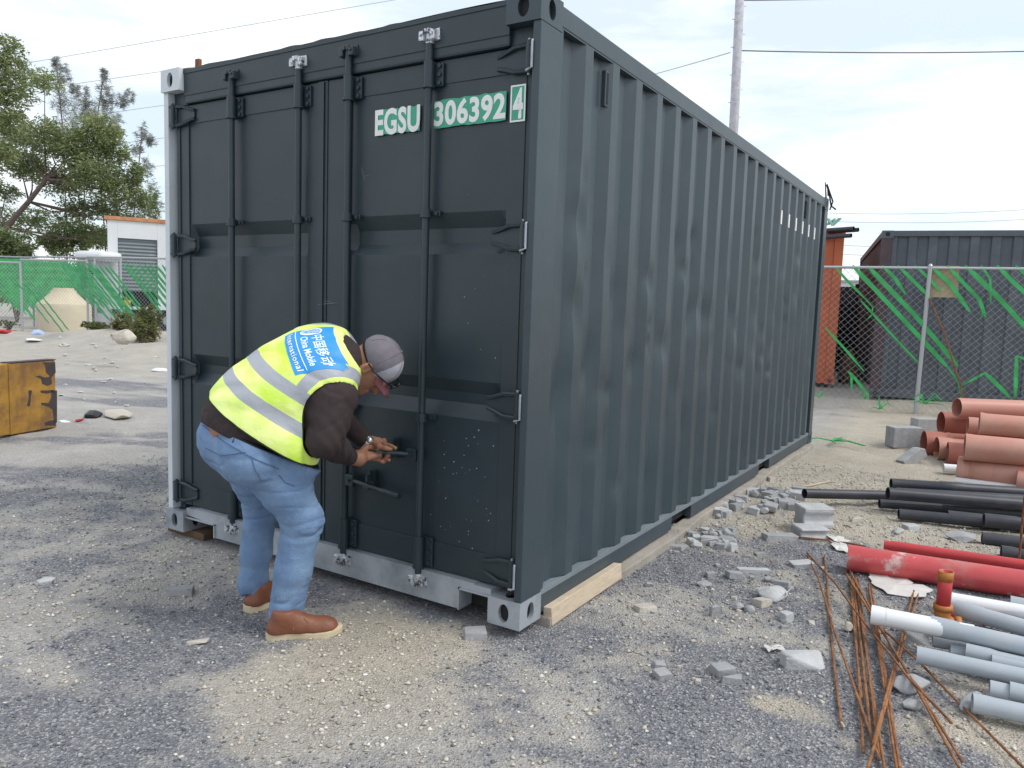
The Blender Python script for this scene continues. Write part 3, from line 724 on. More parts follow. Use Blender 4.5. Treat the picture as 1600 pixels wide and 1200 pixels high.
        # light smoothing
        for _ in range(smooth):
            sm = np.zeros_like(co); dg = np.zeros(len(co))
            for a, b in ((0, 1), (1, 2), (2, 3), (3, 0)):
                np.add.at(sm, F[:, a], co[F[:, b]]); np.add.at(sm, F[:, b], co[F[:, a]]); np.add.at(dg, F[:, a], 1); np.add.at(dg, F[:, b], 1)
            co = co * .5 + .5 * sm / np.maximum(dg, 1)[:, None]
        me = bpy.data.meshes.new(name); me.vertices.add(len(co)); me.vertices.foreach_set('co', co.ravel())
        me.loops.add(F.size); me.loops.foreach_set('vertex_index', F.ravel().astype(np.int32)); me.polygons.add(len(F))
        me.polygons.foreach_set('loop_start', np.arange(0, F.size, 4, dtype=np.int32)); me.polygons.foreach_set('loop_total', np.full(len(F), 4, np.int32))
        me.polygons.foreach_set('use_smooth', np.ones(len(F), bool)); me.update(calc_edges=True)
        return me, co, F
def nrm(v): v = np.array(v, float); return v / np.linalg.norm(v)
def Wp(u, v, y): return ax(u, v, 1, y)
# ================================================================ the man bending over the lock
man = thing('person', 'man in yellow reflective vest, blue jeans and grey cap bending over the container lock', 'person', (-.98, -.50, 0))
ML = np.array([-.98, -.50, 0])
def mo(name, me, m, parent=None, smooth=True, local=True):
    """meshes are made in world places, moved into the man's own frame"""
    if isinstance(me, bmesh.types.BMesh):
        for v in me.verts: v.co -= Vector(ML.tolist())
    else:
        c = np.empty(len(me.vertices) * 3); me.vertices.foreach_get('co', c); c = (c.reshape(-1, 3) - ML).ravel(); me.vertices.foreach_set('co', c)
    return obj(name, me, m, parent or man, smooth)
M['skin'] = mat('skin', (.32, .155, .095), .5, var=.10, scale=30, bump=.15, bscale=120)
M['jeans'] = mat('blue_denim', (.155, .25, .42), .85, var=.16, scale=7, col2=(.23, .34, .50), c2pos=(.42, .72), bump=.5, bscale=220)
M['jeans_seam'] = mat('denim_seam', (.085, .14, .25), .9)
M['sweater'] = mat('dark_brown_sweater', (.040, .028, .029), .9, var=.12, scale=10, bump=.2, bscale=120)
M['shoe'] = mat('brown_leather', (.20, .075, .042), .5, var=.15, scale=18, bump=.2, bscale=60)
M['sole'] = mat('cream_rubber_sole', (.56, .47, .32), .8, var=.06, scale=20)
M['lace'] = mat('tan_lace', (.34, .17, .09), .7)
M['cap'] = mat('grey_cap_cloth', (.17, .155, .18), .9, var=.12, scale=25, bump=.2, bscale=200)
M['capfront'] = mat('light_grey_cap_cloth', (.40, .40, .45), .9, var=.1, scale=25, bump=.2, bscale=200)
M['brim'] = mat('dusty_red_brim', (.20, .075, .088), .9, var=.15, scale=25, bump=.2, bscale=200)
M['black'] = mat('black_plastic', (.01, .01, .012), .25)
M['watch'] = mat('watch_steel', (.65, .65, .66), .25, .8)
M['belt'] = mat('black_belt', (.012, .012, .014), .6)
M['hair'] = mat('black_hair', (.012, .010, .009), .8)

# skeleton
SR, SL_ = np.array([-.612, -.470, 1.000]), np.array([-.815, -.31, 1.210])
ER, WR = Wp(506, 688, -.53), Wp(546, 714, -.255)
EL, WL = np.array([-.905, -.235, .93]), Wp(573, 690, -.125)
latS = nrm([-.684, .494, .536]); latM = nrm([-.80, .40, .42]); latP = nrm([-.95, .28, .20])
TS = [((-.965, -.610, .835), (.188, .160), latP), ((-.950, -.600, .890), (.190, .165), latP), ((-.900, -.550, .965), (.192, .162), latM), ((-.835, -.485, 1.045), (.195, .150), latM),
      ((-.765, -.430, 1.115), (.190, .128), latS), ((-.700, -.392, 1.155), (.135, .098), latS)]
def torso(f, inf, k=.05):
    for (c0, r0, l0), (c1, r1, l1) in zip(TS, TS[1:]):
        f.seg(c0, c1, (r0[0] + inf, r0[1] + inf), (r1[0] + inf, r1[1] + inf), l0, l1, k=k)
    f.seg(SR + (TS[4][0] - SR) * .25, TS[4][0], .085 + inf, .10 + inf, k=.06); f.seg(SL_ + (TS[4][0] - SL_) * .25, TS[4][0], .080 + inf, .10 + inf, k=.06)
# head frame
HC = Wp(586, 568, -.275)
_c = nrm([.668, -.74, .084]); _r = nrm([.742, .67, 0]); _z = nrm(np.cross(_r, -_c)); _z = _z if _z[2] > 0 else -_z
hf = nrm(.38 * _r - .86 * _z - .12 * _c); hu = nrm(.83 * _r + .44 * _z + .28 * _c); hu = nrm(hu - hf * (hu @ hf)); hl = np.cross(hu, hf)     # forward, up, left
HR = np.stack([hl, hf, hu], 1)
def H(l, f, u): return HC + hl * l + hf * f + hu * u
NB_ = np.array([-.665, -.385, 1.150])
# ---- body: one continuous skin surface (head, neck, trunk, arms, hands)
f = Field((-1.30, -.90, .60), (-.38, .06, 1.36), .0042)
torso(f, -.012)
f.seg(NB_, H(0, -.03, -.06), .062, .058, k=.05)                                                            # neck
f.ell(H(0, -.010, .030), (.076, .098, .088), HR, k=.03); f.ell(H(0, .035, -.045), (.060, .060, .072), HR, k=.04)      # skull, face
f.seg(H(-.040, .02, -.085), H(0, .075, -.100), .024, .024, k=.03); f.seg(H(.040, .02, -.085), H(0, .075, -.100), .024, .024, k=.03)  # jaw
f.seg(H(0, .098, -.012), H(0, .112, -.045), .010, .014, k=.015)                                           # nose
f.seg(H(-.020, .094, -.072), H(.020, .094, -.072), .008, .008, k=.008); f.seg(H(-.035, .088, .008), H(.035, .088, .008), .010, .010, k=.015)
f.ell(H(-.03, .088, -.012), (.013, .012, .009), HR, k=.01, sub=True); f.ell(H(.03, .088, -.012), (.013, .012, .009), HR, k=.01, sub=True)
for s_ in (-1, 1):
    f.ell(H(s_ * .078, -.006, -.022), (.011, .020, .033), HR, k=.008); f.ell(H(s_ * .088, .000, -.018), (.007, .011, .019), HR, k=.006, sub=True)
# arms
f.seg(SR, ER, .050, .042, k=.03); f.seg(ER, WR, .042, .028, k=.03); f.seg(SL_, EL, .050, .042, k=.03); f.seg(EL, WL, .042, .027, k=.03)
# right hand: a fist closed round the pulled-out lever
LV0, LV1 = Wp(572, 706, -.150), Wp(628, 711, -.015)                     # lever tip, hub end
lvd = nrm(LV1 - LV0)
palmR = Wp(561, 716, -.215); knR = Wp(573, 713, -.178)
f.seg(WR, palmR, .029, (.036), k=.02)
upv = np.array([0, 0, 1.]); away = nrm(np.cross(lvd, upv)) * -1          # towards the door side of the lever
if away @ np.array([-.5, 1, 0]) < 0: away = -away
lat = nrm(lvd)
for i in range(4):
    b = palmR + lvd * (.012 + .0175 * i - .012) + np.array([.004, .012, .012 - .010 * abs(i - 1.2)])
    Lc = LV0 + lvd * (.000 + .0185 * i)
    pts = [palmR + lvd * (.006 * i) + upv * (.012 - .006 * i) , Lc - away * .026 + upv * (-.004), Lc - away * .010 - upv * .027, Lc + away * .018 - upv * .020]
    rr = [.0125, .0105, .0095, .0085]
    for a, b2, ra, rb in zip(pts, pts[1:], rr, rr[1:]): f.seg(a, b2, ra, rb, k=.006)
tp = [palmR + upv * .018, LV0 - away * .014 + upv * .024, LV0 + lvd * .030 + upv * .020, LV0 + lvd * .048 + upv * .015]
for a, b2, ra, rb in zip(tp, tp[1:], (.015, .012, .0105), (.012, .0105, .0085)): f.seg(a, b2, ra, rb, k=.008)
# left hand: reaches along the lever from behind, forefinger and thumb over it, the other fingers under it
palmL = Wp(590, 695, -.095)
f.seg(WL, palmL, (.030, .020), (.036, .017), upv, upv, k=.02)
K = [palmL + lvd * .030 + upv * z_ for z_ in (.022, .006, -.012, -.028)]
ft = [[Wp(601, 694, -.085), Wp(611, 697, -.082), Wp(618, 700, -.082)],
      [Wp(600, 702, -.060), Wp(606, 712, -.075), Wp(600, 722, -.092)],
      [Wp(596, 708, -.060), Wp(598, 718, -.080), Wp(608, 719, -.095)],
      [Wp(590, 710, -.070), Wp(592, 719, -.088), Wp(597, 722, -.100)]]
fr_ = [.0105, .0105, .010, .009]
for k0, fp, r_ in zip(K, ft, fr_):
    pts = [palmL, k0] + fp; rr = [.013, r_ * 1.1, r_, r_ * .93, r_ * .82]
    for a, b2, ra, rb in zip(pts, pts[1:], rr, rr[1:]): f.seg(a, b2, ra, rb, k=.006)
for a, b2, ra, rb in zip([Wp(583, 692, -.12), Wp(592, 697, -.135), Wp(603, 700, -.125)], [Wp(592, 697, -.135), Wp(603, 700, -.125), Wp(611, 702, -.11)], (.014, .012, .010), (.012, .010, .008)): f.seg(a, b2, ra, rb, k=.008)
me, co, F = f.mesh('body', 1); mo('body', me, M['skin'])
# ---- sweater: trunk shirt, sleeves and collar
f = Field((-1.30, -.95, .62), (-.42, 0, 1.34), .0055)
torso(f, .012)
SS = [(SR, .088), (SR + (ER - SR) * .5 + np.array([0, 0, 0]), .073), (ER, .062)]
for (a, ra), (b, rb) in zip(SS, SS[1:]): f.seg(a, b, ra, rb, k=.05)
f.seg(ER, ER + (WR - ER) * .5, .064, .053, k=.04); f.seg(ER + (WR - ER) * .5, WR - (WR - ER) * .06, .052, .042, k=.03)
f.seg(SL_, EL, .085, .066, k=.05); f.seg(EL, WL - (WL - EL) * .10, .064, .042, k=.04)
f.seg(NB_ - np.array([.02, .01, .02]), NB_ + (H(0, -.03, -.06) - NB_) * .55, .080, .070, k=.03)
P = f.P()
def crease(x, y, z, s, w=.10):
    r = np.abs(fbm(x, y, z, s=s, o=2) - .5) * 2; return np.exp(-(r / w) ** 2)
wr = .0035 * crease(P[..., 0] * 9, P[..., 1] * 9 + P[..., 2] * 6, P[..., 2] * 7, 161) + .003 * crease(P[..., 0] * 12, P[..., 1] * 5, (P[..., 2] - P[..., 0]) * 10, 165) + .009 * (fbm(P[..., 0] * 16, P[..., 1] * 16, P[..., 2] * 9, s=61, o=2) - .5)
ge = np.exp(-((P - (ER + [0, .05, .01])) ** 2).sum(-1) / .012)
wr = wr + ge * .004 * np.sin((P @ nrm([.2, .8, .55])) * 150 + 4 * fbm(P[..., 0] * 8, P[..., 1] * 8, P[..., 2] * 8, s=5, o=2))
f.V += wr.astype(np.float32)
# shirt ends just under the vest; open at the collar
hemA, hemB, hemC = Wp(313, 654, -.66), Wp(392, 706, -.78), Wp(486, 752, -.62)
hn = nrm(np.cross(hemB - hemA, hemC - hemA)); hn = hn if hn[2] > 0 else -hn
sp = P @ hn - hemA @ hn                      # >0 above the shirt hem
armd = np.minimum(np.linalg.norm(P - ER, axis=-1) - .16, np.linalg.norm(P - (ER + WR) / 2, axis=-1) - .20)
armd = np.minimum(armd, np.minimum(np.linalg.norm(P - EL, axis=-1) - .16, np.linalg.norm(P - (EL + WL) / 2, axis=-1) - .2))
f.V = np.where(armd > 0, np.maximum(f.V, -sp.astype(np.float32)), f.V)
me, co, F = f.mesh('sweater', 1); mo('sweater', me, M['sweater'])
# ---- vest
f = Field((-1.32, -.95, .66), (-.44, -.05, 1.38), .0060)
torso(f, .024, .05)
f.ell(np.array(TS[1][0]) + np.array([.16, .03, -.08]), (.15, .145, .15), k=.08)
vA, vB, vC = Wp(334, 603, -.62), Wp(398, 703, -.80), Wp(484, 752, -.66)
vn_ = nrm(np.cross(vB - vA, vC - vA)); vn_ = vn_ if vn_[2] > 0 else -vn_
P = f.P(); s_at = P @ vn_ - vA @ vn_
fold = .012 * (fbm(P @ latM * 9, P @ vn_ * 3.0, P[..., 1] * 3, s=71, o=3) - .5) * 2
fold = fold + .006 * crease(P @ latM * 5 + P @ vn_ * 5, P @ vn_ * 3.5, P[..., 1] * 4, 171, .09)
f.V += fold.astype(np.float32)
f.V = np.maximum(f.V, -s_at.astype(np.float32))
spd = nrm(np.array(TS[5][0]) - np.array(TS[3][0]))
nkp = Wp(556, 560, -.40); nkn = nrm(spd * 1.0 + np.array([.15, 0, .1]))
f.V = np.maximum(f.V, (P @ nkn - nkp @ nkn).astype(np.float32))
# neck opening and arm holes
f.seg(NB_ + spd * .03, NB_ + spd * .12, .060, .10, k=.01, sub=True)
g = Field(f.lo, f.lo + (f.n - 1) * f.h, f.h); g.V = np.full(f.n, .25, np.float32)
g.V = g.V[:f.V.shape[0], :f.V.shape[1], :f.V.shape[2]]
ahR = SR + np.array([.015, -.02, -.02]); adr = nrm(ER - SR)
g.seg(ahR + latS * .010, ahR - latS * .12, .106, .14, k=0); g.seg(ahR - [0, 0, .02], ER, .102, .078, k=0.03)
g.seg(SL_ - latS * .01 + [0, .03, -.04], SL_ + latS * .12, .10, .14, k=0)
f.V = np.maximum(f.V, -g.V)
me, co, F = f.mesh('vest', 2)
def samp(G_, co):
    q = (co - G_.lo) / G_.h; i = np.clip(np.round(q).astype(int), 0, np.array(G_.V.shape) - 1); 
    i0 = np.clip(np.floor(q).astype(int), 0, np.array(G_.V.shape) - 2); t = q - i0; r = 0
    for a in (0, 1):
        for b in (0, 1):
            for c in (0, 1):
                w = (t[:, 0] if a else 1 - t[:, 0]) * (t[:, 1] if b else 1 - t[:, 1]) * (t[:, 2] if c else 1 - t[:, 2]); r = r + w * G_.V[i0[:, 0] + a, i0[:, 1] + b, i0[:, 2] + c]
    return r
sA = co @ vn_ - vA @ vn_; lA = (co - np.array(TS[4][0])) @ latS; armA = samp(g, co)
for nm_, v_ in (('s', sA), ('lat', lA), ('arm', armA)):
    at = me.attributes.new(nm_, 'FLOAT', 'POINT'); at.data.foreach_set('value', v_.astype(np.float32))
VEST_CO = co.copy(); VEST_F = F.copy()
def vest_mat():
    m = bpy.data.materials.new('vest_cloth'); m.use_nodes = True; n = m.node_tree; l = n.links.new; p = n.nodes['Principled BSDF']; p.inputs['Roughness'].default_value = .75
    def att(k): a = n.nodes.new('ShaderNodeAttribute'); a.attribute_name = k; return a.outputs['Fac']
    def mth(op, a, b=None):
        x = n.nodes.new('ShaderNodeMath'); x.operation = op
        for i, q in enumerate((a, b)):
            if q is None: continue
            if isinstance(q, (int, float)): x.inputs[i].default_value = q
            else: l(q, x.inputs[i])
        return x.outputs[0]
    s_, la, ar = att('s'), att('lat'), att('arm')
    def band(v, a, b): return mth('MULTIPLY', mth('GREATER_THAN', v, a), mth('LESS_THAN', v, b))
    b1 = band(s_, .093, .143); b2 = band(s_, .205, .255)
    sh = mth('MULTIPLY', band(ar, .020, .062), mth('GREATER_THAN', s_, .255))
    sil = mth('MAXIMUM', mth('MAXIMUM', b1, b2), sh)
    pip = mth('MAXIMUM', mth('LESS_THAN', s_, .008), mth('LESS_THAN', ar, .004))
    tc = n.nodes.new('ShaderNodeTexCoord'); nz = n.nodes.new('ShaderNodeTexNoise'); nz.inputs['Scale'].default_value = 7; l(tc.outputs['Object'], nz.inputs['Vector'])
    r = n.nodes.new('ShaderNodeValToRGB'); r.color_ramp.elements[0].color = (.62, .86, .10, 1); r.color_ramp.elements[1].color = (.86, .97, .34, 1); r.color_ramp.elements[0].position = .35; r.color_ramp.elements[1].position = .65; l(nz.outputs[0], r.inputs[0])
    x = n.nodes.new('ShaderNodeMix'); x.data_type = 'RGBA'; l(sil, x.inputs[0]); l(r.outputs[0], x.inputs[6]); x.inputs[7].default_value = (.36, .38, .42, 1)
    y = n.nodes.new('ShaderNodeMix'); y.data_type = 'RGBA'; l(pip, y.inputs[0]); l(x.outputs[2], y.inputs[6]); y.inputs[7].default_value = (.03, .05, .01, 1)
    l(y.outputs[2], p.inputs['Base Color']); rg = mth('SUBTRACT', .8, mth('MULTIPLY', sil, .4)); l(rg, p.inputs['Roughness'])
    b = n.nodes.new('ShaderNodeBump'); b.inputs['Strength'].default_value = .35; b.inputs['Distance'].default_value = .012
    n2 = n.nodes.new('ShaderNodeTexNoise'); n2.inputs['Scale'].default_value = 22; n2.inputs['Detail'].default_value = 4; l(tc.outputs['Object'], n2.inputs['Vector']); l(n2.outputs[0], b.inputs['Height']); l(b.outputs[0], p.inputs['Normal'])
    return m
M['vest'] = vest_mat()
vest = mo('safety_vest', me, M['vest'])
# printed back label, laid onto the vest cloth
bvh = BVHTree.FromPolygons([Vector(c) for c in co.tolist()], F.tolist())
LB = Wp(488, 543, -.52)                                        # label centre seen on the back
ta = nrm(Wp(508, 590, -.55) - Wp(497, 508, -.40)); 
LBL = {}
def back_frame():
    # reading direction runs from the left shoulder to the right one, letters' tops point to the neck
    x = -latS; up = nrm(np.array(TS[4][0]) - np.array(TS[2][0])); up = nrm(up - x * (up @ x)); n = np.cross(x, up)
    if n @ (CAM - LB) < 0: n = -n
    return x, up, n
bx, bu, bn = back_frame()
hit = bvh.ray_cast(Vector((LB + bn * .5).tolist()), Vector((-bn).tolist()))
def cast(a, b, off):
    o = LB + bx * a + bu * b + bn * .4
    h_, nn, _, _ = bvh.ray_cast(Vector(o.tolist()), Vector((-bn).tolist()), .8)
    if h_ is None: return None
    return h_ + nn * off
def patch(name, a0, a1, b0, b1, off, m, parent, na=30, nb=24):
    bm = NB(); g_ = {}
    for i in range(na + 1):
        for j in range(nb + 1):
            q = cast(a0 + (a1 - a0) * i / na, b0 + (b1 - b0) * j / nb, off)
            if q is not None: g_[i, j] = bm.verts.new(q)
    for i in range(na):
        for j in range(nb):
            k = [(i, j), (i + 1, j), (i + 1, j + 1), (i, j + 1)]
            if all(q in g_ for q in k) and max((g_[k[0]].co - g_[q].co).length for q in k) < .03: bm.faces.new([g_[q] for q in k])
    fixn(bm); return mo(name, bm, m, parent)
M['label_blue'] = mat('label_blue', (.035, .30, .72), .5, var=.05)
M['label_white'] = mat('label_white', (.80, .90, .95), .5)
LW, LH = .112, .088
patch('back_label', -LW, LW, -LH, LH, .0015, M['label_blue'], vest)
def print_text(s, a0, a1, b0, b1, bold, space=1.0, off=.003):
    t = text_bm(s, a0, a1, b0, b1, bold, space); bmesh.ops.triangulate(t, faces=t.faces)
    for _ in range(2):
        L_ = [e for e in t.edges if e.calc_length() > .012]
        if L_: bmesh.ops.subdivide_edges(t, edges=L_, cuts=1); bmesh.ops.triangulate(t, faces=t.faces)
    bad = []
    for v in t.verts:
        q = cast(v.co.x, v.co.y, off)
        if q is None: bad.append(v)
        else: v.co = q
    if bad: bmesh.ops.delete(t, geom=bad, context='VERTS')
    return t
lt = NB()
for args in (('\u4e2d\u56fd\u79fb\u52a8', -.046, .102, .012, .054, .012), ('China Mobile', -.046, .096, -.026, .000, .02), ('International', -.095, .100, -.076, -.053, .015, 1.15)):
    merge(lt, print_text(*args))
# divider line
for i in range(24):
    a0, a1 = -.104 + .208 * i / 24, -.104 + .208 * (i + 1) / 24
    q = [cast(a, b, .003) for a, b in ((a0, -.044), (a1, -.044), (a1, -.0405), (a0, -.0405))]
    if all(q): lt.faces.new([lt.verts.new(x) for x in q])
# oval emblem of woven strokes
def strip(pts, w):
    for (a0, b0), (a1, b1) in zip(pts, pts[1:]):
        d = math.hypot(a1 - a0, b1 - b0) or 1; nx_, ny_ = -(b1 - b0) / d * w / 2, (a1 - a0) / d * w / 2
        q = [cast(a, b, .0032) for a, b in ((a0 - nx_, b0 - ny_), (a1 - nx_, b1 - ny_), (a1 + nx_, b1 + ny_), (a0 + nx_, b0 + ny_))]
        if all(q): lt.faces.new([lt.verts.new(x) for x in q])
ca_, cb_ = -.078, .014
strip([(ca_ + .024 * math.cos(t), cb_ + .036 * math.sin(t)) for t in np.linspace(0, 2 * PI, 25)], .006)
for k in (-.6, -.2, .2, .6):
    hh = .036 * math.sqrt(1 - k * k); strip([(ca_ + .024 * k, cb_ - hh + .002), (ca_ + .024 * k + .004, cb_), (ca_ + .024 * k, cb_ + hh - .002)], .0045)
mo('label_lettering', lt, M['label_white'], vest, False)
# ---- jeans
AR, AL = np.array([-.835, -.515, .10]), np.array([-1.155, -.425, .10])
KR, KL = np.array([-.775, -.485, .49]), np.array([-1.115, -.415, .47])
HRp, HLp = np.array([-.835, -.60, .76]), np.array([-1.035, -.555, .77])
f = Field((-1.35, -.95, .05), (-.50, -.20, 1.02), .0055)
for A_, K_, H_, s_ in ((AR, KR, HRp, 1), (AL, KL, HLp, 0)):
    th = H_ + (K_ - H_) * .45
    q_ = 1.0 if s_ else .88
    f.seg(H_, th, .118, .104 * q_, k=.03); f.seg(th, K_, .102 * q_, .084 * q_, k=.03); f.seg(K_, A_ + (K_ - A_) * .45, .084 * q_, .073 * q_, k=.03); f.seg(A_ + (K_ - A_) * .45, A_ - np.array([0, 0, .01]), .073 * q_, .072 * q_, k=.03)
bd = nrm([-.20, -.93, -.25])
f.seg((-.945, -.600, .80), (-.935, -.590, .885), (.195, .165), (.185, .155), latP, latP, k=.06)
f.ell(np.array([-.86, -.69, .785]), (.110, .100, .115), k=.07); f.ell(np.array([-1.05, -.655, .82]), (.110, .100, .110), k=.07)
f.ell(np.array([-.80, -.50, .78]), (.14, .12, .12), k=.07)
P = f.P(); z = P[..., 2]
def crease(x, y, z, s, w=.10):
    r = np.abs(fbm(x, y, z, s=s, o=2) - .5) * 2; return np.exp(-(r / w) ** 2)
amp = .0035 + .006 * np.exp(-((z - .12) / .05) ** 2) + .007 * np.exp(-((z - .46) / .10) ** 2) + .006 * np.exp(-((z - .70) / .10) ** 2)
n1 = fbm(P[..., 0] * 6, P[..., 1] * 6, z * 26, s=81, o=2) - .5
cr = crease(P[..., 0] * 5 + z * 2, P[..., 1] * 5, z * 15, 85) + .7 * crease((P[..., 0] + z) * 7, P[..., 1] * 5, (z - P[..., 0]) * 8, 88, .08)
f.V += (n1 * amp * 1.3 + (cr - .25) * amp * .5).astype(np.float32)
bA, bB, bC = Wp(305, 641, -.66), Wp(380, 694, -.80), Wp(480, 738, -.66)
bnn = nrm(np.cross(bB - bA, bC - bA)); bnn = bnn if bnn[2] > 0 else -bnn
sj = P @ bnn - bA @ bnn
f.V = np.maximum(f.V, sj.astype(np.float32))
f.V = np.maximum(f.V, (.075 - z + .01 * np.sin(P[..., 0] * 60)).astype(np.float32))
me, co, F = f.mesh('jeans', 1)
jeans = mo('jeans', me, M['jeans'])
jb = BVHTree.FromPolygons([Vector(c) for c in co.tolist()], F.tolist())
def jray(u, v, off=.002):
    o, d = ray(u, v); h_, nn, _, _ = jb.ray_cast(Vector(o.tolist()), Vector(d.tolist()), 12)
    if h_ is None: return None
    if nn.dot(Vector(d.tolist())) > 0: nn = -nn
    return h_ + nn * off
def seam(bm, pts, r=.0018, n=10):
    q = []
    for (a, b), (c, d) in zip(pts, pts[1:]):
        for i in range(n): q.append(jray(a + (c - a) * i / n, b + (d - b) * i / n))
    q = [x for x in q if x is not None]
    if len(q) > 2: path(bm, q, r, 5)
bm = NB()
seam(bm, [(392, 712), (399, 735), (410, 752)], .0013); seam(bm, [(322, 700), (345, 712), (388, 706)], .0015); seam(bm, [(436, 742), (446, 754), (462, 760)], .0012)
seam(bm, [(316, 664), (350, 690), (392, 714), (440, 735)], .0014)
mo('pocket_seams', bm, M['jeans_seam'], jeans)
bm = NB()
q = [jray(u, v, .003) for u, v in ((337, 672), (366, 684), (365, 692), (336, 680))]
if all(q): bm.faces.new([bm.verts.new(x) for x in q])
M['patch'] = mat('leather_patch', (.03, .022, .035), .7); mo('waist_patch', bm, M['patch'], jeans, False)
# belt between shirt and jeans
f = Field((-1.30, -.95, .62), (-.50, -.25, 1.05), .006)
f.seg((-.945, -.600, .80), (-.935, -.590, .885), (.183, .153), (.175, .145), latP, latP, k=.06)
f.ell(np.array([-.86, -.70, .775]), (.102, .092, .112), k=.07); f.ell(np.array([-1.055, -.655, .80]), (.102, .092, .112), k=.07); f.ell(np.array([-.80, -.50, .78]), (.128, .108, .108), k=.07)
P = f.P(); sj = P @ bnn - bA @ bnn; f.V = np.maximum(f.V, (sj - .010).astype(np.float32)); f.V = np.maximum(f.V, (-sj - .03).astype(np.float32))
me, co, F = f.mesh('belt', 1); mo('belt', me, M['belt'])
# ---- shoes
def shoe(heel, d, L_=.30):
    d = np.array([d[0], d[1], 0.]); d /= np.linalg.norm(d); s_ = np.array([-d[1], d[0], 0]); h = np.array([heel[0], heel[1], 0.])
    def W3(a, b, z): return h + d * a + s_ * b + np.array([0, 0, z])
    outl = [(0, .0), (.006, .026), (.03, .038), (.08, .036), (.13, .037), (.19, .050), (.24, .050), (.28, .036), (.298, .015), (.30, 0)]
    outl = outl + [(a, -b * .92) for a, b in outl[-2:0:-1]]
    outl = [(a * L_ / .30, b) for a, b in outl]
    bm = NB(); zs = (0.0, .005, .024, .030); sc = (.97, 1.0, 1.0, .97); rings = []
    for z, k in zip(zs, sc):
        ring = []
        for a, b in outl:
            lift = .012 * max(0, (a - .22) / .08) ** 2 + (.0 if a > .08 or z > 0.01 else 0) + (.006 if .10 < a < .17 and z < .01 else 0)
            ring.append(bm.verts.new(W3(.15 + (a - .15) * k, b * k, z + lift + (.008 if a < .09 and z > .02 else 0))))
        rings.append(ring)
    n = len(outl)
    for r0, r1 in zip(rings, rings[1:]):
        for i in range(n): bm.faces.new((r0[i], r0[(i + 1) % n], r1[(i + 1) % n], r1[i]))
    bm.faces.new(rings[0][::-1]); bm.faces.new(rings[-1])
    for i in range(n):      # tread lugs
        a, b = outl[i]
        q = W3(.15 + (a - .15) * .94, b * .93, -.003); box(bm, q[0] - .006, q[0] + .006, q[1] - .006, q[1] + .006, -.004, .003)
    fixn(bm)
    f = Field(h - [.36, .36, 0], h + [.36, .36, .2], .0045)
    f.seg(W3(.045, 0, .05), W3(.07, 0, .10), .037, .044, k=.03); f.seg(W3(.045, 0, .04), W3(.13, 0, .045), .036, .038, k=.03)
    f.seg(W3(.075, 0, .095), W3(.16, 0, .060), .040, .036, k=.03); f.seg(W3(.13, 0, .045), W3(.235, .003, .040), .038, .042, k=.02); f.seg(W3(.2, .003, .036), W3(.262, .001, .038), (.047, .036), (.040, .030), s_, s_, k=.02)
    f.clip((0, 0, .030), (0, 0, -1)); f.clip((0, 0, .125), (0, 0, 1))
    me, co, F = f.mesh('shoe', 2)
    sh = mo('shoe', me, M['shoe']); mo('sole', bm, M['sole'], sh, False)
    lc = NB()
    for k in range(4):
        a = .125 + .022 * k; z = .098 - .011 * k
        path(lc, [W3(a, -.030, z - .012), W3(a + .004, -.012, z + .001), W3(a + .008, .012, z + .001), W3(a + .004, .030, z - .012)], .0022, 5)
    path(lc, [W3(.12, -.036, .085), W3(.112, -.043, .060), W3(.11, -.045, .038)], .0015, 5)
    path(lc, [W3(.145, -.01, .095), W3(.155, -.03, .092), W3(.17, -.036, .075)], .002, 5); path(lc, [W3(.145, .01, .095), W3(.15, .035, .09), W3(.165, .04, .07)], .002, 5)
    mo('laces', lc, M['lace'], sh)
hR, hL = G(420, 1001), G(381, 962); tR = G(536, 992)
shoe((hR.x - .018, hR.y - .002), (tR.x - hR.x, tR.y - hR.y), .31); shoe((hL.x - .015, hL.y + .02), (.08, .98), .30)
# ---- cap
f = Field(HC - .22, HC + .22, .0045)
f.ell(H(0, -.008, .034), (.083, .103, .088), HR, k=.01)
P = f.P(); pl_ = (P - HC) @ hu; pf_ = (P - HC) @ hf; lim = .022 + .10 * pf_ * (pf_ > 0) - .12 * np.minimum(pf_, 0) * -1
f.V += (.004 * (fbm(P[..., 0] * 22, P[..., 1] * 22, P[..., 2] * 22, s=13, o=2) - .5)).astype(np.float32)
f.V = np.maximum(f.V, (-.006 - .05 * pf_ - pl_).astype(np.float32))
me, co, F = f.mesh('cap', 2)
me.materials.append(M['cap']); me.materials.append(M['capfront'])
fc = co[F].mean(1) - HC; frn = ((fc @ hf) > .030).astype(np.int32); me.polygons.foreach_set('material_index', frn)
cap = mo('cap', me, None)
bm = NB(); nb_ = 14; rows = []
for j in range(7):
    t = j / 6; row = []
    for i in range(nb_ + 1):
        a = math.radians(-62 + 124 * i / nb_); rr_ = 1 + .0 * t
        fx = (  .096 + .062 * t * math.cos(a * .85) ** .8) * math.cos(a); lx = (.076 + .002 * t) * math.sin(a)
        row.append(bm.verts.new(Vector(H(lx, fx - .004, .012 - .020 * t - .55 * lx * lx * 4 * (.3 + t) * .6).tolist())))
    rows.append(row)
for r0, r1 in zip(rows, rows[1:]):
    for i in range(nb_): bm.faces.new((r0[i], r0[i + 1], r1[i + 1], r1[i]))
bmesh.ops.recalc_face_normals(bm, faces=bm.faces); bmesh.ops.solidify(bm, geom=bm.faces[:], thickness=.004)
mo('cap_brim', bm, M['brim'], cap)
bm = NB(); bb = H(0, -.008, .034 + .089); cyl(bm, bb - hu * .002, bb + hu * .004, .008, .005, 10)
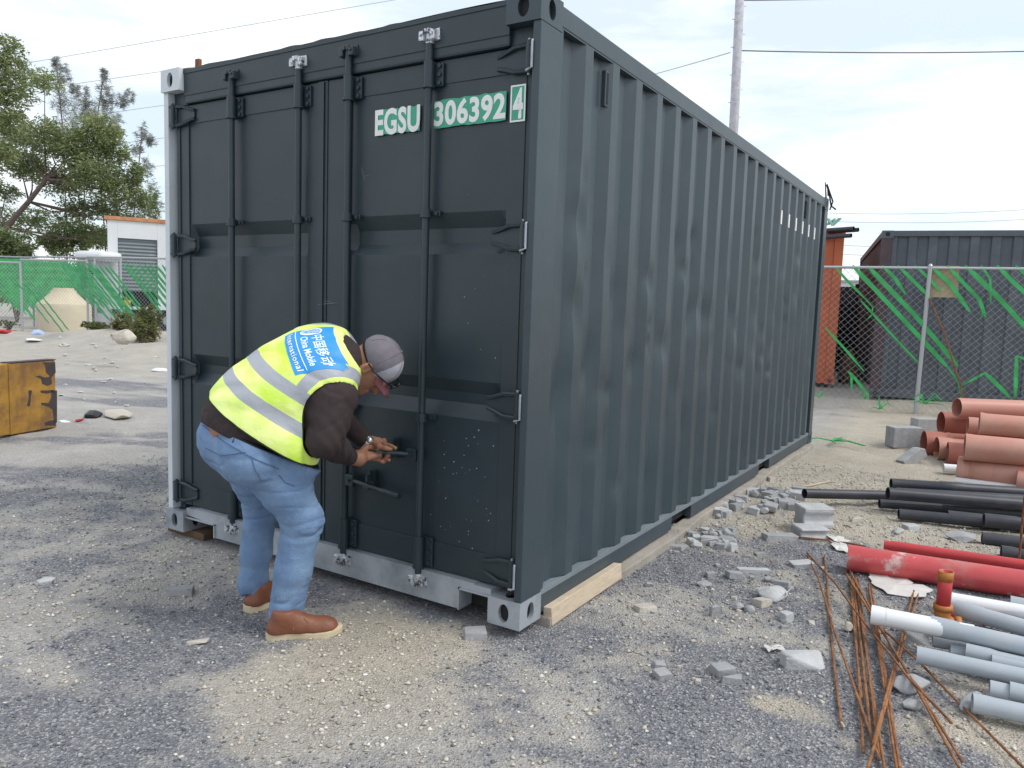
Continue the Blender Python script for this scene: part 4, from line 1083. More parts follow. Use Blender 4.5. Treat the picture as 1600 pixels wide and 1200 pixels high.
for k in range(3):
    a = k * PI / 3; pts = []
    for i in range(21):
        th_ = -PI * .5 + PI * i / 20 ; cx_ = math.sin(th_) * math.cos(a); sx_ = math.sin(th_) * math.sin(a)
        q = (cx_ * .0838, -.008 + sx_ * .1038, .034 + math.cos(th_) * .0888)
        if q[2] > .025: pts.append(H(*q))
    path(bm, pts, .0014, 5)
mo('cap_seams', bm, M['cap'], cap)
# dark glasses pushed up on the cap front
bm = NB()
path(bm, [H(-.086, -.02, .000), H(-.097, .03, .015), H(-.088, .075, .035), H(-.065, .105, .045)], .0035, 6); path(bm, [H(.086, -.02, .0), H(.097, .03, .015), H(.088, .075, .035), H(.065, .105, .045)], .0035, 6)
for s_ in (-1, 1):
    pts = [H(s_ * (.036 + .028 * math.cos(t)), .118 - .35 * (.036 + .028 * math.cos(t)) ** 2 * 8, .045 + .018 * math.sin(t)) for t in np.linspace(0, 2 * PI, 17)[:-1]]
    fv = [bm.verts.new(Vector(x.tolist())) for x in pts]; bk = [bm.verts.new(Vector((x + hf * .006).tolist())) for x in pts]
    bm.faces.new(fv); bm.faces.new(bk[::-1])
    for i in range(16): bm.faces.new((fv[i], bk[i], bk[(i + 1) % 16], fv[(i + 1) % 16]))
path(bm, [H(-.012, .121, .048), H(.012, .121, .048)], .004, 6)
fixn(bm); mo('sunglasses', bm, M['black'], None)
# short hair under the cap rim
f = Field(HC - .16, HC + .16, .0045); f.ell(H(0, -.012, .022), (.0775, .0965, .080), HR, k=.01); P = f.P(); pf_ = (P - HC) @ hf; pu_ = (P - HC) @ hu; pl_ = (P - HC) @ hl
f.V = np.maximum(f.V, np.maximum(pf_ + .012, -.012 - pu_).astype(np.float32)); f.V = np.maximum(f.V, (pu_ - .05).astype(np.float32))
me, co, F = f.mesh('hair', 1); mo('hair', me, M['hair'])
# watch on the left wrist
bm = NB(); wd = nrm(palmL - EL); wc = WL + wd * .006; m_, _ = frame(wc, wc + wd)
for k in range(18):
    a = 2 * PI * k / 18; q = Vector(wc.tolist()) + m_ @ Vector((math.cos(a) * .034, math.sin(a) * .034, 0)); box(bm, -.0055, .0055, -.002, .002, -.009, .009, .001, Matrix.Translation(q) @ (m_ @ Matrix.Rotation(a + PI / 2, 3, 'Z')).to_4x4())
toC = nrm(CAM - wc); fdir = nrm(toC - wd * (toC @ wd)); fdir = nrm(fdir + np.array([0, 0, .8])); fdir = nrm(fdir - wd * (fdir @ wd)); cyl(bm, wc + fdir * .030, wc + fdir * .041, .018, .016, 18)
mo('wristwatch', bm, M['watch'])
# ================================================================ surroundings
M['fence'] = mat('galvanised_fence', (.42, .44, .46), .5, .5)
M['wire'] = mat('fence_wire', (.40, .42, .44), .5, .4)
M['strip'] = mat('green_plastic_strip', (.05, .40, .12), .55, var=.2, scale=3)
M['strip2'] = mat('faded_green_strip', (.06, .32, .13), .6, var=.25, scale=3)
def vplane(P0, P1):
    P0, P1 = np.array(P0), np.array(P1); d = P1 - P0; d[2] = 0; d /= np.linalg.norm(d); n = np.array([-d[1], d[0], 0]); return P0, d, n
def hitp(pl, u, v, off=0):
    P0, d, n = pl; o, r = ray(u, v); t = ((P0 - o) @ n + off) / (r @ n); return o + r * t
def chain_link(parent, P0, d, L_, zb, zt, pitch, r, dz=0.0):
    """woven diamond wire as crossing bars between two heights"""
    V, F = [], []
    H_ = zt - zb; n = int((L_ + H_) / pitch)
    nrm_ = np.array([-d[1], d[0], 0])
    for s_ in (1, -1):
        for k in range(n + 1):
            a = k * pitch - (H_ if s_ > 0 else 0)
            s0, s1 = (a, a + H_) if s_ > 0 else (a, a - H_)
            z0, z1 = zb, zt
            def clipx(sa, za, sb, zb_):
                if sa == sb: return None
                pts = []
                for q in (0, L_): 
                    t = (q - sa) / (sb - sa)
                    pts.append(t)
                lo, hi = max(0, min(pts)), min(1, max(pts))
                if lo >= hi: return None
                return (sa + (sb - sa) * lo, za + (zb_ - za) * lo, sa + (sb - sa) * hi, za + (zb_ - za) * hi)
            c = clipx(s0, z0, s1, z1)
            if not c: continue
            A = np.array(P0) + d * c[0]; A[2] = c[1]; B_ = np.array(P0) + d * c[2]; B_[2] = c[3]
            A = A + nrm_ * r * s_ * .6; B_ = B_ + nrm_ * r * s_ * .6
            ax_ = nrm(B_ - A); u_ = nrm(np.cross(ax_, nrm_)); i = len(V)
            for p in (A, B_):
                for q in range(3): V.append(p + r * (u_ * math.cos(q * 2.094) + nrm_ * math.sin(q * 2.094)))
            for q in range(3): F.append((i + q, i + (q + 1) % 3, i + 3 + (q + 1) % 3, i + 3 + q))
    me = bpy.data.meshes.new('wire_mesh'); me.from_pydata([list(v) for v in V], [], F); me.update()
    return obj('wire_mesh', me, M['wire'], parent)
def strip_mesh(parent, pts, w, m, n):
    """flat plastic slat woven through the wire, through 3-D points, bent a little"""
    bm = NB(); q = [np.array(p) for p in pts]; prev = None; out = []
    for i, (a, b) in enumerate(zip(q, q[1:])):
        k = max(2, int(np.linalg.norm(b - a) / .15))
        for j in range(k): out.append(a + (b - a) * j / k)
    out.append(q[-1]); L_ = len(out)
    for i, p in enumerate(out):
        d = out[min(i + 1, L_ - 1)] - out[max(i - 1, 0)]; d /= np.linalg.norm(d) + 1e-9; s_ = nrm(np.cross(d, n)); o = n * (.010 if i % 2 else -.010)
        ww = w * (.5 if i in (0, L_ - 1) else 1)
        row = [bm.verts.new(p + s_ * ww / 2 + o), bm.verts.new(p - s_ * ww / 2 + o), bm.verts.new(p - s_ * ww / 2 + o + n * .003), bm.verts.new(p + s_ * ww / 2 + o + n * .003)]
        if prev:
            for a_ in range(4): bm.faces.new((prev[a_], prev[(a_ + 1) % 4], row[(a_ + 1) % 4], row[a_]))
        prev = row
    return obj('green_strip', bm, m, parent)
# ---- right fence
fz = 2.16
pb = G(1430, 648); pt = np.array([pb.x, pb.y, 0.])
def at_z(u, v, z): return ax(u, v, 2, z)
dR = at_z(1600, 419, fz) - at_z(1300, 416.5, fz); dR[2] = 0; dR /= np.linalg.norm(dR)
PR = (pt, dR, np.array([-dR[1], dR[0], 0]))
a0 = -4.2; P0 = pt + dR * a0; LF = 9.0
fn = thing('chain_link_fence', 'chain-link fence with sparse green strips in front of the stored containers', 'fence', (0, 0, 0))
chain_link(fn, P0, dR, LF, .02, fz - .02, .10, .0021)
bm = NB(); path(bm, [P0 + [0, 0, fz], P0 + dR * LF + [0, 0, fz]], .021, 8); obj('top_rail', bm, M['fence'], fn)
for k, s_ in enumerate((0, 4.2, 7.6)):
    bm = NB(); q = P0 + dR * s_; tl = np.array([.03, 0, 0]) if k == 1 else 0
    path(bm, [q - [0, 0, .1], q + tl + [0, 0, fz + .03]], .030, 10); cyl(bm, q + tl + [0, 0, fz + .03], q + tl + [0, 0, fz + .06], .034, .012, 10); obj('fence_post', bm, M['fence'], fn)
nR = PR[2] if PR[2] @ (CAM - pt) > 0 else -PR[2]
def rs(pts, w=.062, m=None): strip_mesh(fn, [hitp(PR, u, v) + nR * .012 for u, v in pts], w, m or M['strip'], nR)
for pts, w in (([(1304, 415), (1322, 437), (1350, 465)], .035), ([(1350, 465), (1364, 480), (1362, 492), (1354, 500)], .018), ([(1332, 415), (1400, 487), (1480, 573)], .062), ([(1355, 415), (1430, 493), (1497, 572)], .062),
               ([(1378, 415), (1397, 433), (1415, 460)], .05), ([(1403, 415), (1430, 442), (1455, 467)], .05), ([(1453, 415), (1485, 444), (1515, 487)], .055), ([(1480, 415), (1508, 445), (1530, 468), (1540, 496)], .05),
               ([(1508, 415), (1555, 460), (1620, 530)], .062), ([(1533, 415), (1547, 436), (1548, 475)], .03), ([(1558, 415), (1580, 438), (1625, 480)], .055), ([(1587, 415), (1625, 450)], .055), ([(1430, 415), (1452, 436), (1470, 456)], .04), ([(1345, 470), (1400, 530), (1440, 572)], .03),
               ([(1290, 512), (1320, 545), (1350, 580)], .035), ([(1325, 580), (1335, 590), (1357, 618)], .045), ([(1330, 582), (1331, 610)], .04), ([(1480, 573), (1497, 595), (1503, 620)], .03), ([(1503, 602), (1525, 590), (1538, 583)], .03),
               ([(1538, 582), (1555, 598), (1578, 621)], .055), ([(1588, 556), (1587, 590), (1586, 621)], .05), ([(1588, 556), (1620, 568)], .04), ([(1537, 480), (1532, 500)], .015), ([(1503, 620), (1504, 640)], .02)):
    rs(pts, w)
bm = NB(); path(bm, [hitp(PR, 1452, 466) + nR * .03, hitp(PR, 1475, 520) + nR * .03, hitp(PR, 1500, 600) + nR * .03, hitp(PR, 1508, 635) + nR * .03], .011, 6)
o = obj('rusty_rod', bm, M['rust']); tag(o, 'thin rusty rod hanging slanted on the right fence wire', 'rod')
q0, q1 = hitp(PR, 1453, 415) - nR * .04, hitp(PR, 1497, 465) - nR * .04
bm = NB(); prism(bm, [(0, 0), (1, 0), (.97, 1), (.03, 1)], lambda a, b, h: np.array([q0[0] + (q1[0] - q0[0]) * a, q0[1] + (q1[1] - q0[1]) * a, q0[2] + (q1[2] - q0[2]) * (1 - b)]) - nR * h, 0, .015); fixn(bm)
M['ply'] = mat('weathered_plywood', (.42, .36, .22), .85, var=.15, scale=9)
o = obj('plywood_sheet', bm, M['ply']); tag(o, 'small square weathered plywood board wired behind the right fence', 'board')
# green strip tangles lying at the foot of the fence
def tuft(u, v, label, n=7, s=.3, seed=0, h=.18):
    rr = random.Random(seed); p = on(u, v); bm = NB()
    for _ in range(n):
        a = rr.uniform(0, 2 * PI); l_ = s * rr.uniform(.4, 1); x, y = math.cos(a) * l_, math.sin(a) * l_; hh = h * rr.uniform(.1, 1)
        path(bm, [p + Vector((0, 0, .01)), p + Vector((x * .5, y * .5, hh)), p + Vector((x, y, hh * .3 + .01))], [.010, .008, .004], 4)
    o = obj('torn_strips', bm, M['strip']); tag(o, label, 'torn strips', 'torn green strips lying along the fence')
for i, (u, v, lb, n_, s_) in enumerate(((1352, 625, 'torn green plastic strip at the fence foot left of the right fence post', 4, .12), (1374, 640, 'tangle of torn green strips on the gravel under the right fence', 7, .22),
        (1445, 632, 'tuft of torn green strips beside the right fence post base', 9, .25), (1280, 622, 'scrap of green strip on gravel beside the far container corner', 4, .12), (1300, 690, 'green twigs lying on the tan dirt behind the container', 8, .45))):
    tuft(u, v, lb, n_, s_, i, .05 if i == 4 else .2)
# ---- other containers behind the fence
M['cont2'] = mat('grey_container_paint', (.090, .105, .128), .55, var=.15, scale=2, dust=(.14, .155, .175), dpos=(.5, .8))
M['cont2end'] = mat('brown_container_end', (.085, .062, .070), .7, var=.2, scale=3)
M['orange'] = mat('orange_container_paint', (.46, .12, .05), .6, var=.15, scale=3, col2=(.22, .07, .035), c2pos=(.58, .8))
def simple_container(name, label, corner, yaw, L_, Wd, Hh, m, mend, long_first=True, casts=None):
    """corner = near left bottom corner; x runs along the side seen, y runs back"""
    t = thing(name, label, 'shipping container', corner, (0, 0, yaw))
    def corr(name_, along, off, flip, m_):
        pts = [(.15, 0)]; k = 0
        while True:
            s = .22 + .278 * k
            if s + .28 > along - .15: break
            pts += [(s, 0), (s + .028, .055), (s + .135, .055), (s + .163, 0)]; k += 1
        pts.append((along - .15, 0)); bm = NB()
        for (a, da), (b, db) in zip(pts, pts[1:]):
            vs = [bm.verts.new((a, off + da, .14)), bm.verts.new((b, off + db, .14)), bm.verts.new((b, off + db, Hh - .09)), bm.verts.new((a, off + da, Hh - .09))]
            bm.faces.new(vs)
        return bm
    obj('front_wall', corr('s', L_, .030, False, m), m, t)
    bm = corr('e', Wd, .030, False, mend); bmesh.ops.transform(bm, matrix=Matrix(((0, 1, 0, 0), (1, 0, 0, 0), (0, 0, 1, 0), (0, 0, 0, 1))), verts=bm.verts); obj('end_wall', bm, mend, t)
    bm = NB(); box(bm, .05, L_ - .05, .06, Wd - .01, .14, Hh - .03); obj('roof', bm, m, t)
    for x in (0, L_ - .15):
        for y in (0, Wd - .15):
            obj('corner_post', box(NB(), x + .004, x + .146, y + .004, y + .146, .118, Hh - .118, .006), mend if (x == 0 and mend is not m) else m, t)
            for z in (0, Hh - .118):
                c = NB(); box(c, x, x + .162, y, y + .162, z, z + .118, .006); cs = obj('corner_casting', c, m, t)
                hh = NB(); box(hh, x + .05, x + .11, y - .002, y + .01, z + .03, z + .09, .004); obj('hole_shade', hh, M['dark'], cs)  # dark block on the face, painted shade of the hole
    for y in (.004, Wd - .06):
        obj('top_rail', box(NB(), .15, L_ - .15, y, y + .056, Hh - .09, Hh - .004, .003), m, t); obj('bottom_rail', box(NB(), .15, L_ - .15, y, y + .056, .01, .14, .003), m, t)
    for x in (.004, L_ - .06): obj('end_rail', box(NB(), x, x + .056, .165, Wd - .165, Hh - .10, Hh - .005, .003), mend, t)
    return t
cz = .17
c0 = PD(1379, 360, 11.9); c0.z = cz
c1 = PD(1600, 360, 11.9 - .1)
yaw2 = YAW - .37
H2 = PD(1379, 360, 11.9).z - cz
k2 = simple_container('shipping_container', 'dark grey container with brownish long side standing behind the right fence', c0, yaw2, 2.44, 6.06, H2, M['cont2'], M['cont2end'])
bm = text_bm('8', 0, .075, 0, .15, .03)
m2 = Matrix.Rotation(yaw2, 4, 'Z')
P8 = PD(1594, 531, 11.85); loc8 = (m2.inverted() @ (P8 - c0))
for v in bm.verts: v.co = Vector((v.co.x + loc8.x, -.002, v.co.y + loc8.z))
obj('number_lettering', bm, M['number_white'], k2)
pO = PD(1321, 356, 12.6); HO = 2.59; zO = pO.z - HO
yawO = yaw2 + .03
dO = Vector((math.cos(yawO), math.sin(yawO), 0)); cO = pO - dO * 2.44; cO.z = zO
simple_container('shipping_container', 'orange container whose rusty corner shows past the dark container', cO, yawO, 2.44, 6.06, HO, M['orange'], M['orange'])
# black pipes on the orange roof
M['blackpipe'] = mat('black_plastic_pipe', (.030, .032, .042), .45, var=.2, scale=4, dust=(.075, .075, .085), dpos=(.45, .8))
def tube_bm(p0, p1, r, wall=.004, n=20, socket=None, cap=False):
    p0, p1 = Vector(p0), Vector(p1); m, l = frame(p0, p1); bm = NB(); sc = socket or []
    prof = [(0, r)]
    for (a, b, rr_) in sc: prof += [(a, rr_ if a == 0 else r), (a + .004, rr_), (b, rr_), (b + .02, r)]
    prof = [(0, sc[0][2])] + [(sc[0][1], sc[0][2]), (sc[0][1] + .03, r)] + ([q for (a, b, rr_) in sc[1:] for q in ((a, r), (a + .012, rr_), (b, rr_), (b + .012, r))]) if sc else [(0, r)]
    prof.append((l, r)); rings = []
    inn = [(l, r - wall), (0, prof[0][1] - wall)]
    for z, q in prof + inn:
        rings.append([bm.verts.new(p0 + m @ Vector((q * math.cos(2 * PI * i / n), q * math.sin(2 * PI * i / n), z))) for i in range(n)])
    rings.append(rings[0])
    for a, b in zip(rings, rings[1:]):
        for i in range(n): bm.faces.new((a[i], a[(i + 1) % n], b[(i + 1) % n], b[i]))
    fixn(bm); return bm
def pipe(name, label, group, L0, R0, length, r, m, socket=None, cat='pipe', wall=.004, back=0, n=22):
    p0 = Vector(ax(L0[0], L0[1], 2, L0[2]).tolist()); p1 = Vector(ax(R0[0], R0[1], 2, R0[2]).tolist()); d = (p1 - p0).normalized()
    bm = tube_bm(p0 * 0, d * length, r, wall, n, socket); o = obj(name, bm, m, None, True, loc=p0); o.data.set_sharp_from_angle(angle=.7); return tag(o, label, cat, group)
for i, (u, v) in enumerate(((1334, 357), (1341, 359), (1330, 368))):
    p = PD(u, v, 12.3); d = Vector((-.92, .38, 0)); o = obj('black_pipe', tube_bm(p * 0, d * 2.2, .034), M['blackpipe'], None, True, loc=p)
    o.data.set_sharp_from_angle(angle=.7); tag(o, ['black pipe on the orange container roof, middle of the three', 'black pipe sticking out farthest from the orange container roof', 'lowest black pipe end by the orange container top corner'][i], 'pipe', 'black pipes on the orange container')
p = PD(1301, 352, 12.6); bm = NB()
for k in range(6): path(bm, [p, p + Vector((random.Random(k).uniform(-.12, .12), 0, .1)), p + Vector((random.Random(k + 9).uniform(-.14, .14), .05, .02))], .02, 5)
M['mint'] = mat('mint_plastic', (.30, .55, .45), .5); tag(obj('plastic_scrap', bm, M['mint']), 'pale green plastic scrap on top of the orange container', 'scrap')
# added dark backdrop for the shadowed gap, shaped as a loaded rack; brown sack
M['darkfill'] = mat('dark_fill_and_louvre', (.022, .020, .024), .8, var=.4, scale=3)
pg = PD(1338, 600, 17.5); pg.z = .1
t = thing('gap_backdrop', 'added dark backdrop, shaped as a loaded rack, for the shadowed gap between the orange and grey containers', 'storage rack', pg, (0, 0, yaw2))
for k in range(4): obj('shelf', box(NB(), -1.6, 1.2, -.4, 1.2, .05 + .5 * k, .13 + .5 * k, .01), M['darkfill'], t)
for x in (-1.55, -.2, 1.12): obj('upright', box(NB(), x, x + .08, -.45, -.405, 0, 2.05, .005), M['darkfill'], t)
obj('back_panel', box(NB(), -1.6, 1.2, 1.25, 1.3, 0, 2.05, .01), M['darkfill'], t)
for k in range(3): obj('load', box(NB(), -1.5 + .2 * k, 1.0 - .1 * k, -.3, 1.0, .135 + .5 * k, .42 + .5 * k, .08), M['darkfill'], t)
def rock_mesh(r, seed, n=16, flat=.65, boxy=0.0):
    rr = random.Random(seed); bm = NB()
    for _ in range(n):
        if boxy: v = Vector([rr.choice((-1, 1)) * rr.uniform(.72, 1) for _ in range(3)])
        else:
            v = Vector((rr.gauss(0, 1), rr.gauss(0, 1), rr.gauss(0, 1))).normalized() * rr.uniform(.8, 1.05)
        bm.verts.new((v.x * r[0], v.y * r[1], v.z * r[2]))
    h = bmesh.ops.convex_hull(bm, input=bm.verts[:]); 
    bmesh.ops.delete(bm, geom=[v for v in bm.verts if not v.link_faces], context='VERTS')
    bmesh.ops.bevel(bm, geom=bm.edges[:], offset=min(r) * .10, segments=1, affect='EDGES')
    return bm
M['sack'] = mat('brown_sacking', (.16, .10, .06), .95, var=.4, scale=16, bump=.6, bscale=30)
ps = PD(1327, 570, 13.5); o = obj('sack', rock_mesh((.20, .2, .42), 5, 60), M['sack'], None, True, loc=(ps.x, ps.y, .45)); tag(o, 'brown bulky sack standing beside the orange container behind the fence', 'sack')
# pale building far behind the gap
M['white'] = mat('white_sheet_metal', (.66, .68, .70), .6, var=.04, scale=2)
pw = PD(1335, 470, 48); t = thing('building', 'distant low white sheet metal building seen between the containers', 'building', (pw.x, pw.y, 0), (0, 0, yaw2))
obj('wall', box(NB(), -5, 4, 0, 5, 0, 3.6, .02), M['white'], t); obj('roof', box(NB(), -5.2, 4.2, -.2, 5.2, 3.6, 3.75, .01), M['conc'], t)
bm = NB()
for k in range(20): box(bm, -4.8 + .45 * k, -4.76 + .45 * k, -.03, -.002, .1, 3.5)
obj('wall_ribs', bm, M['white'], t)
# ---- utility pole and wires
M['pole'] = mat('weathered_pale_pole', (.46, .46, .50), .8, var=.15, scale=6, col2=(.30, .30, .33), c2pos=(.5, .7))
D_ = 26; pA = PD(1146, 205, D_); t = thing('utility_pole', 'tall pale weathered utility pole rising behind the dark container', 'utility pole', (pA.x, pA.y, 0))
bm = NB(); path(bm, [(0, 0, -.2), (0, 0, 8), (-.10, -.05, 16)], [.18, .155, .13], 14); obj('pole', bm, M['pole'], t, True)
for k in range(22):
    z = 4 + .45 * k; a = Vector((.7, .6, 0)).normalized() * (1 if k % 2 else -1); st = NB(); path(st, [Vector((-.10 * max(0, z - 8) / 8, -.05 * max(0, z - 8) / 8, z)) + a * .14, Vector((-.10 * max(0, z - 8) / 8, -.05 * max(0, z - 8) / 8, z)) + a * .24], .012, 5); obj('climbing_step', st, M['fence'], t)
M['cable'] = mat('cable_dark', (.10, .10, .12), .7); M['cable2'] = mat('cable_pale', (.42, .44, .48), .7)
def wire(a, b, r, label, sag=.0, m='cable2', ext=1.0):
    a, b = Vector(a), Vector(b); b = a + (b - a) * ext; bm = NB(); pts = []; r = r * 1.7
    for i in range(17):
        t_ = i / 16; p = a + (b - a) * t_; p.z -= sag * 4 * t_ * (1 - t_); pts.append(p - a)
    path(bm, pts, r, 4); tag(obj('overhead_wire', bm, M[m], loc=a), label, 'wire', 'overhead wires')
wire(PD(1154, 79, D_), PD(1602, 74, D_ + 2), .012, 'overhead wire from the utility pole to the right, crossing the whole sky', .15, 'cable', 1.6)
wire(PD(1141, 82, D_), PD(1022, 113, D_ + 10), .011, 'overhead wire from the utility pole down to the left behind the container', .1, 'cable2', 3)
wire(PD(1154, 1, D_), PD(1220, 0, D_ + 2), .012, 'upper overhead wire leaving the pole at the top edge of the picture', 0, 'cable', 8)
for (a, b, lb) in (((45, 98), (330, 49), 'topmost faint wire over the left trees'), ((110, 132), (250, 112), 'second faint wire over the left trees, meets the container top corner'), ((195, 173), (252, 165), 'third faint wire right of the left trees'),
                   ((205, 222), (252, 216), 'fourth faint wire right of the left trees'), ((225, 262), (252, 259), 'lowest faint wire right of the left trees')):
    a_, b_ = PD(*a, 55), PD(*b, 55); e = (b_ - a_) * .3
    wire(a_ - (b_ - a_).normalized() * 6, b_ + (b_ - a_).normalized() * 14, .013, lb, 0)
for (v0, v1, lb) in ((333, 320, 'upper faint wire above the grey container on the right'), (346, 336, 'faint wire just above the grey container roof on the right'), (382, 382, 'upper of the dark wires seen between the orange and grey containers'), (396, 397, 'lower of the dark wires seen between the orange and grey containers')):
    wire(PD(1295, v0, 60), PD(1700, v1, 60), .014, lb, .3)
# ---- trees
SPREAD = .30
def leaf_mesh(name, clumps, seed, size, aspect=3.2, droop=.3):
    """clumps: (centre, radii, count, tone)"""
    rn = np.random.RandomState(seed); C_, T_ = [], []
    for c, r, n_, tone in clumps:
        c = np.array(c); d = rn.normal(size=(n_, 3)); d /= np.linalg.norm(d, axis=1, keepdims=True); rad = rn.rand(n_, 1) ** .45
        # twig-wise bunching so that gaps stay between sprays
        nt_ = max(8, n_ // 16); tw = rn.normal(size=(nt_, 3)); tw /= np.linalg.norm(tw, axis=1, keepdims=True); tw *= rn.rand(nt_, 1) ** .4
        k = rn.randint(0, nt_, n_); P = tw[k] * .95 + d * rad * SPREAD
        C_.append(c + P * np.array(r)); T_.append(np.clip(tone + rn.normal(0, .13, n_) + .12 * rn.normal(size=nt_)[k], 0, 1))
    P = np.concatenate(C_); T = np.concatenate(T_); n = len(P)
    a = rn.normal(size=(n, 3)); a[:, 2] = a[:, 2] * .5 - droop; a /= np.linalg.norm(a, axis=1, keepdims=True)
    b = np.cross(a, rn.normal(size=(n, 3))); b /= np.linalg.norm(b, axis=1, keepdims=True)
    s = size * rn.uniform(.6, 1.3, (n, 1)); w = s / aspect
    co = np.stack([P - a * s * .5, P + b * w * .5, P + a * s * .5, P - b * w * .5], 1).reshape(-1, 3)
    me = bpy.data.meshes.new(name); me.vertices.add(len(co)); me.vertices.foreach_set('co', co.ravel())
    me.loops.add(n * 4); me.loops.foreach_set('vertex_index', np.arange(n * 4, dtype=np.int32)); me.polygons.add(n)
    me.polygons.foreach_set('loop_start', np.arange(0, n * 4, 4, dtype=np.int32)); me.polygons.foreach_set('loop_total', np.full(n, 4, np.int32)); me.update(calc_edges=True)
    at = me.attributes.new('tone', 'FLOAT', 'POINT'); at.data.foreach_set('value', np.repeat(T, 4).astype(np.float32)); return me
def leaf_mat(name, c0, c1, c2):
    m = bpy.data.materials.new(name); m.use_nodes = True; n = m.node_tree; p = n.nodes['Principled BSDF']; p.inputs['Roughness'].default_value = .6
    a = n.nodes.new('ShaderNodeAttribute'); a.attribute_name = 'tone'; r = n.nodes.new('ShaderNodeValToRGB'); e = r.color_ramp.elements
    e[0].color = (*c0, 1); e[1].color = (*c2, 1); q = e.new(.5); q.color = (*c1, 1); n.links.new(a.outputs['Fac'], r.inputs[0]); n.links.new(r.outputs[0], p.inputs['Base Color'])
    t = n.nodes.new('ShaderNodeBsdfTranslucent'); n.links.new(r.outputs[0], t.inputs[0]); x = n.nodes.new('ShaderNodeMixShader'); x.inputs[0].default_value = .35
    n.links.new(p.outputs[0], x.inputs[1]); n.links.new(t.outputs[0], x.inputs[2]); n.links.new(x.outputs[0], n.nodes['Material Output'].inputs[0]); return m
M['leaf'] = leaf_mat('feathery_leaves', (.10, .135, .06), (.21, .255, .11), (.34, .38, .16))
M['leafhaze'] = leaf_mat('hazy_grey_needles', (.20, .215, .20), (.30, .32, .30), (.40, .42, .39))  # grey lightened so the haze of distance sits in the colour
M['leafweed'] = leaf_mat('weed_leaves', (.06, .085, .03), (.13, .15, .05), (.26, .25, .10))
M['bark'] = mat('grey_brown_bark', (.15, .115, .10), .95, var=.3, scale=9, bump=.5, bscale=20)
def tree(label, base, trunk, clumps, D0, seed, lm='leaf', size=.17, grp='trees behind the left fence', r0=.22, cat='tree', aspect=3.2, droop=.3):
    """base (u,v), trunk: list of (u,v,dD), clumps: list of (u,v,ru,rv,n,tone,dD)"""
    b = PD(base[0], base[1], D0); k = D0 / FPX; rr = random.Random(seed)
    t = thing('tree' if cat == 'tree' else cat.replace(' ', '_'), label, cat, (b.x, b.y, 0), group=grp)
    bm = NB(); tp = [Vector((0, 0, -.2))] + [PD(u, v, D0 + dd) - Vector((b.x, b.y, 0)) for u, v, dd in trunk]
    rs_ = [r0 * (1 - .55 * i / len(tp)) for i in range(len(tp))]; path(bm, tp, rs_, 9)
    cl_ = []
    for u, v, ru, rv, n_, tone, dd in clumps:
        c = PD(u, v, D0 + dd) - Vector((b.x, b.y, 0)); cl_.append((c, (ru * k, ru * k, rv * k), int(n_ * 4.6), tone))
        # limb from the nearest lower trunk point
        src = min(tp[1:], key=lambda q: (q - c).length + max(0, q.z - c.z) * 2); rs0 = r0 * .34
        mid = src + (c - src) * .5 + Vector((rr.uniform(-.3, .3), rr.uniform(-.3, .3), -.12 * (c - src).length))
        path(bm, [src, mid, c], [rs0, rs0 * .6, rs0 * .22], 6)
        for _ in range(6):
            d = Vector((rr.gauss(0, 1) * ru * k, rr.gauss(0, 1) * ru * k, rr.gauss(0, .8) * rv * k + rv * k * .2)) * .62; m1 = mid + (c - mid) * rr.uniform(.3, 1)
            path(bm, [m1, m1 + d * .5 + Vector((0, 0, -.1)), m1 + d], [rs0 * .24, rs0 * .15, rs0 * .05], 4)
    obj('trunk', bm, M['bark'], t, True)
    obj('crown', leaf_mesh('crown', cl_, seed, size, aspect, droop), M[lm], t); return t
tree('broad feathery green tree with leaning limbs behind the left fence', (-40, 470), [(-30, 420, 0), (10, 355, 0), (45, 315, -.5), (72, 280, -1)], 
     [(70, 125, 30, 20, 260, .55, 0), (20, 200, 34, 26, 520, .4, 0), (70, 215, 36, 30, 620, .45, -1), (115, 230, 36, 32, 700, .5, -1), (155, 205, 34, 28, 620, .6, -1), (175, 240, 26, 34, 520, .55, 0),
      (140, 270, 40, 30, 760, .42, -1), (95, 285, 40, 26, 500, .35, 0), (185, 290, 30, 26, 480, .5, 0), (215, 275, 16, 22, 190, .5, 0), (160, 320, 40, 26, 420, .35, 1), (30, 255, 34, 26, 380, .35, 0),
      (215, 315, 22, 20, 220, .4, 1), (120, 330, 34, 20, 260, .3, 1), (10, 300, 26, 20, 200, .35, 1), (60, 345, 40, 22, 320, .35, 2), (115, 360, 40, 20, 320, .4, 2), (200, 350, 34, 22, 300, .4, 2), (150, 365, 40, 18, 260, .35, 2), (235, 320, 16, 30, 160, .45, 2), (50, 260, 40, 24, 320, .4, 0), (0, 345, 40, 24, 260, .35, 2)], 33, 3, size=.17, r0=.15)
tree('nearer leafy tree top at the left edge of the picture', (-110, 470), [(-100, 380, 0), (-70, 280, 0), (-40, 200, 0), (-15, 140, 0)],
     [(12, 82, 30, 26, 200, .55, 0), (-20, 110, 46, 40, 320, .5, 0), (22, 112, 30, 26, 170, .6, 0), (25, 145, 32, 26, 190, .45, 0), (0, 175, 40, 32, 280, .5, 0), (-60, 160, 54, 54, 450, .45, 0), (-50, 240, 50, 40, 300, .4, 0), (5, 235, 24, 20, 200, .5, 0)], 27, 5, size=.17, r0=.22)
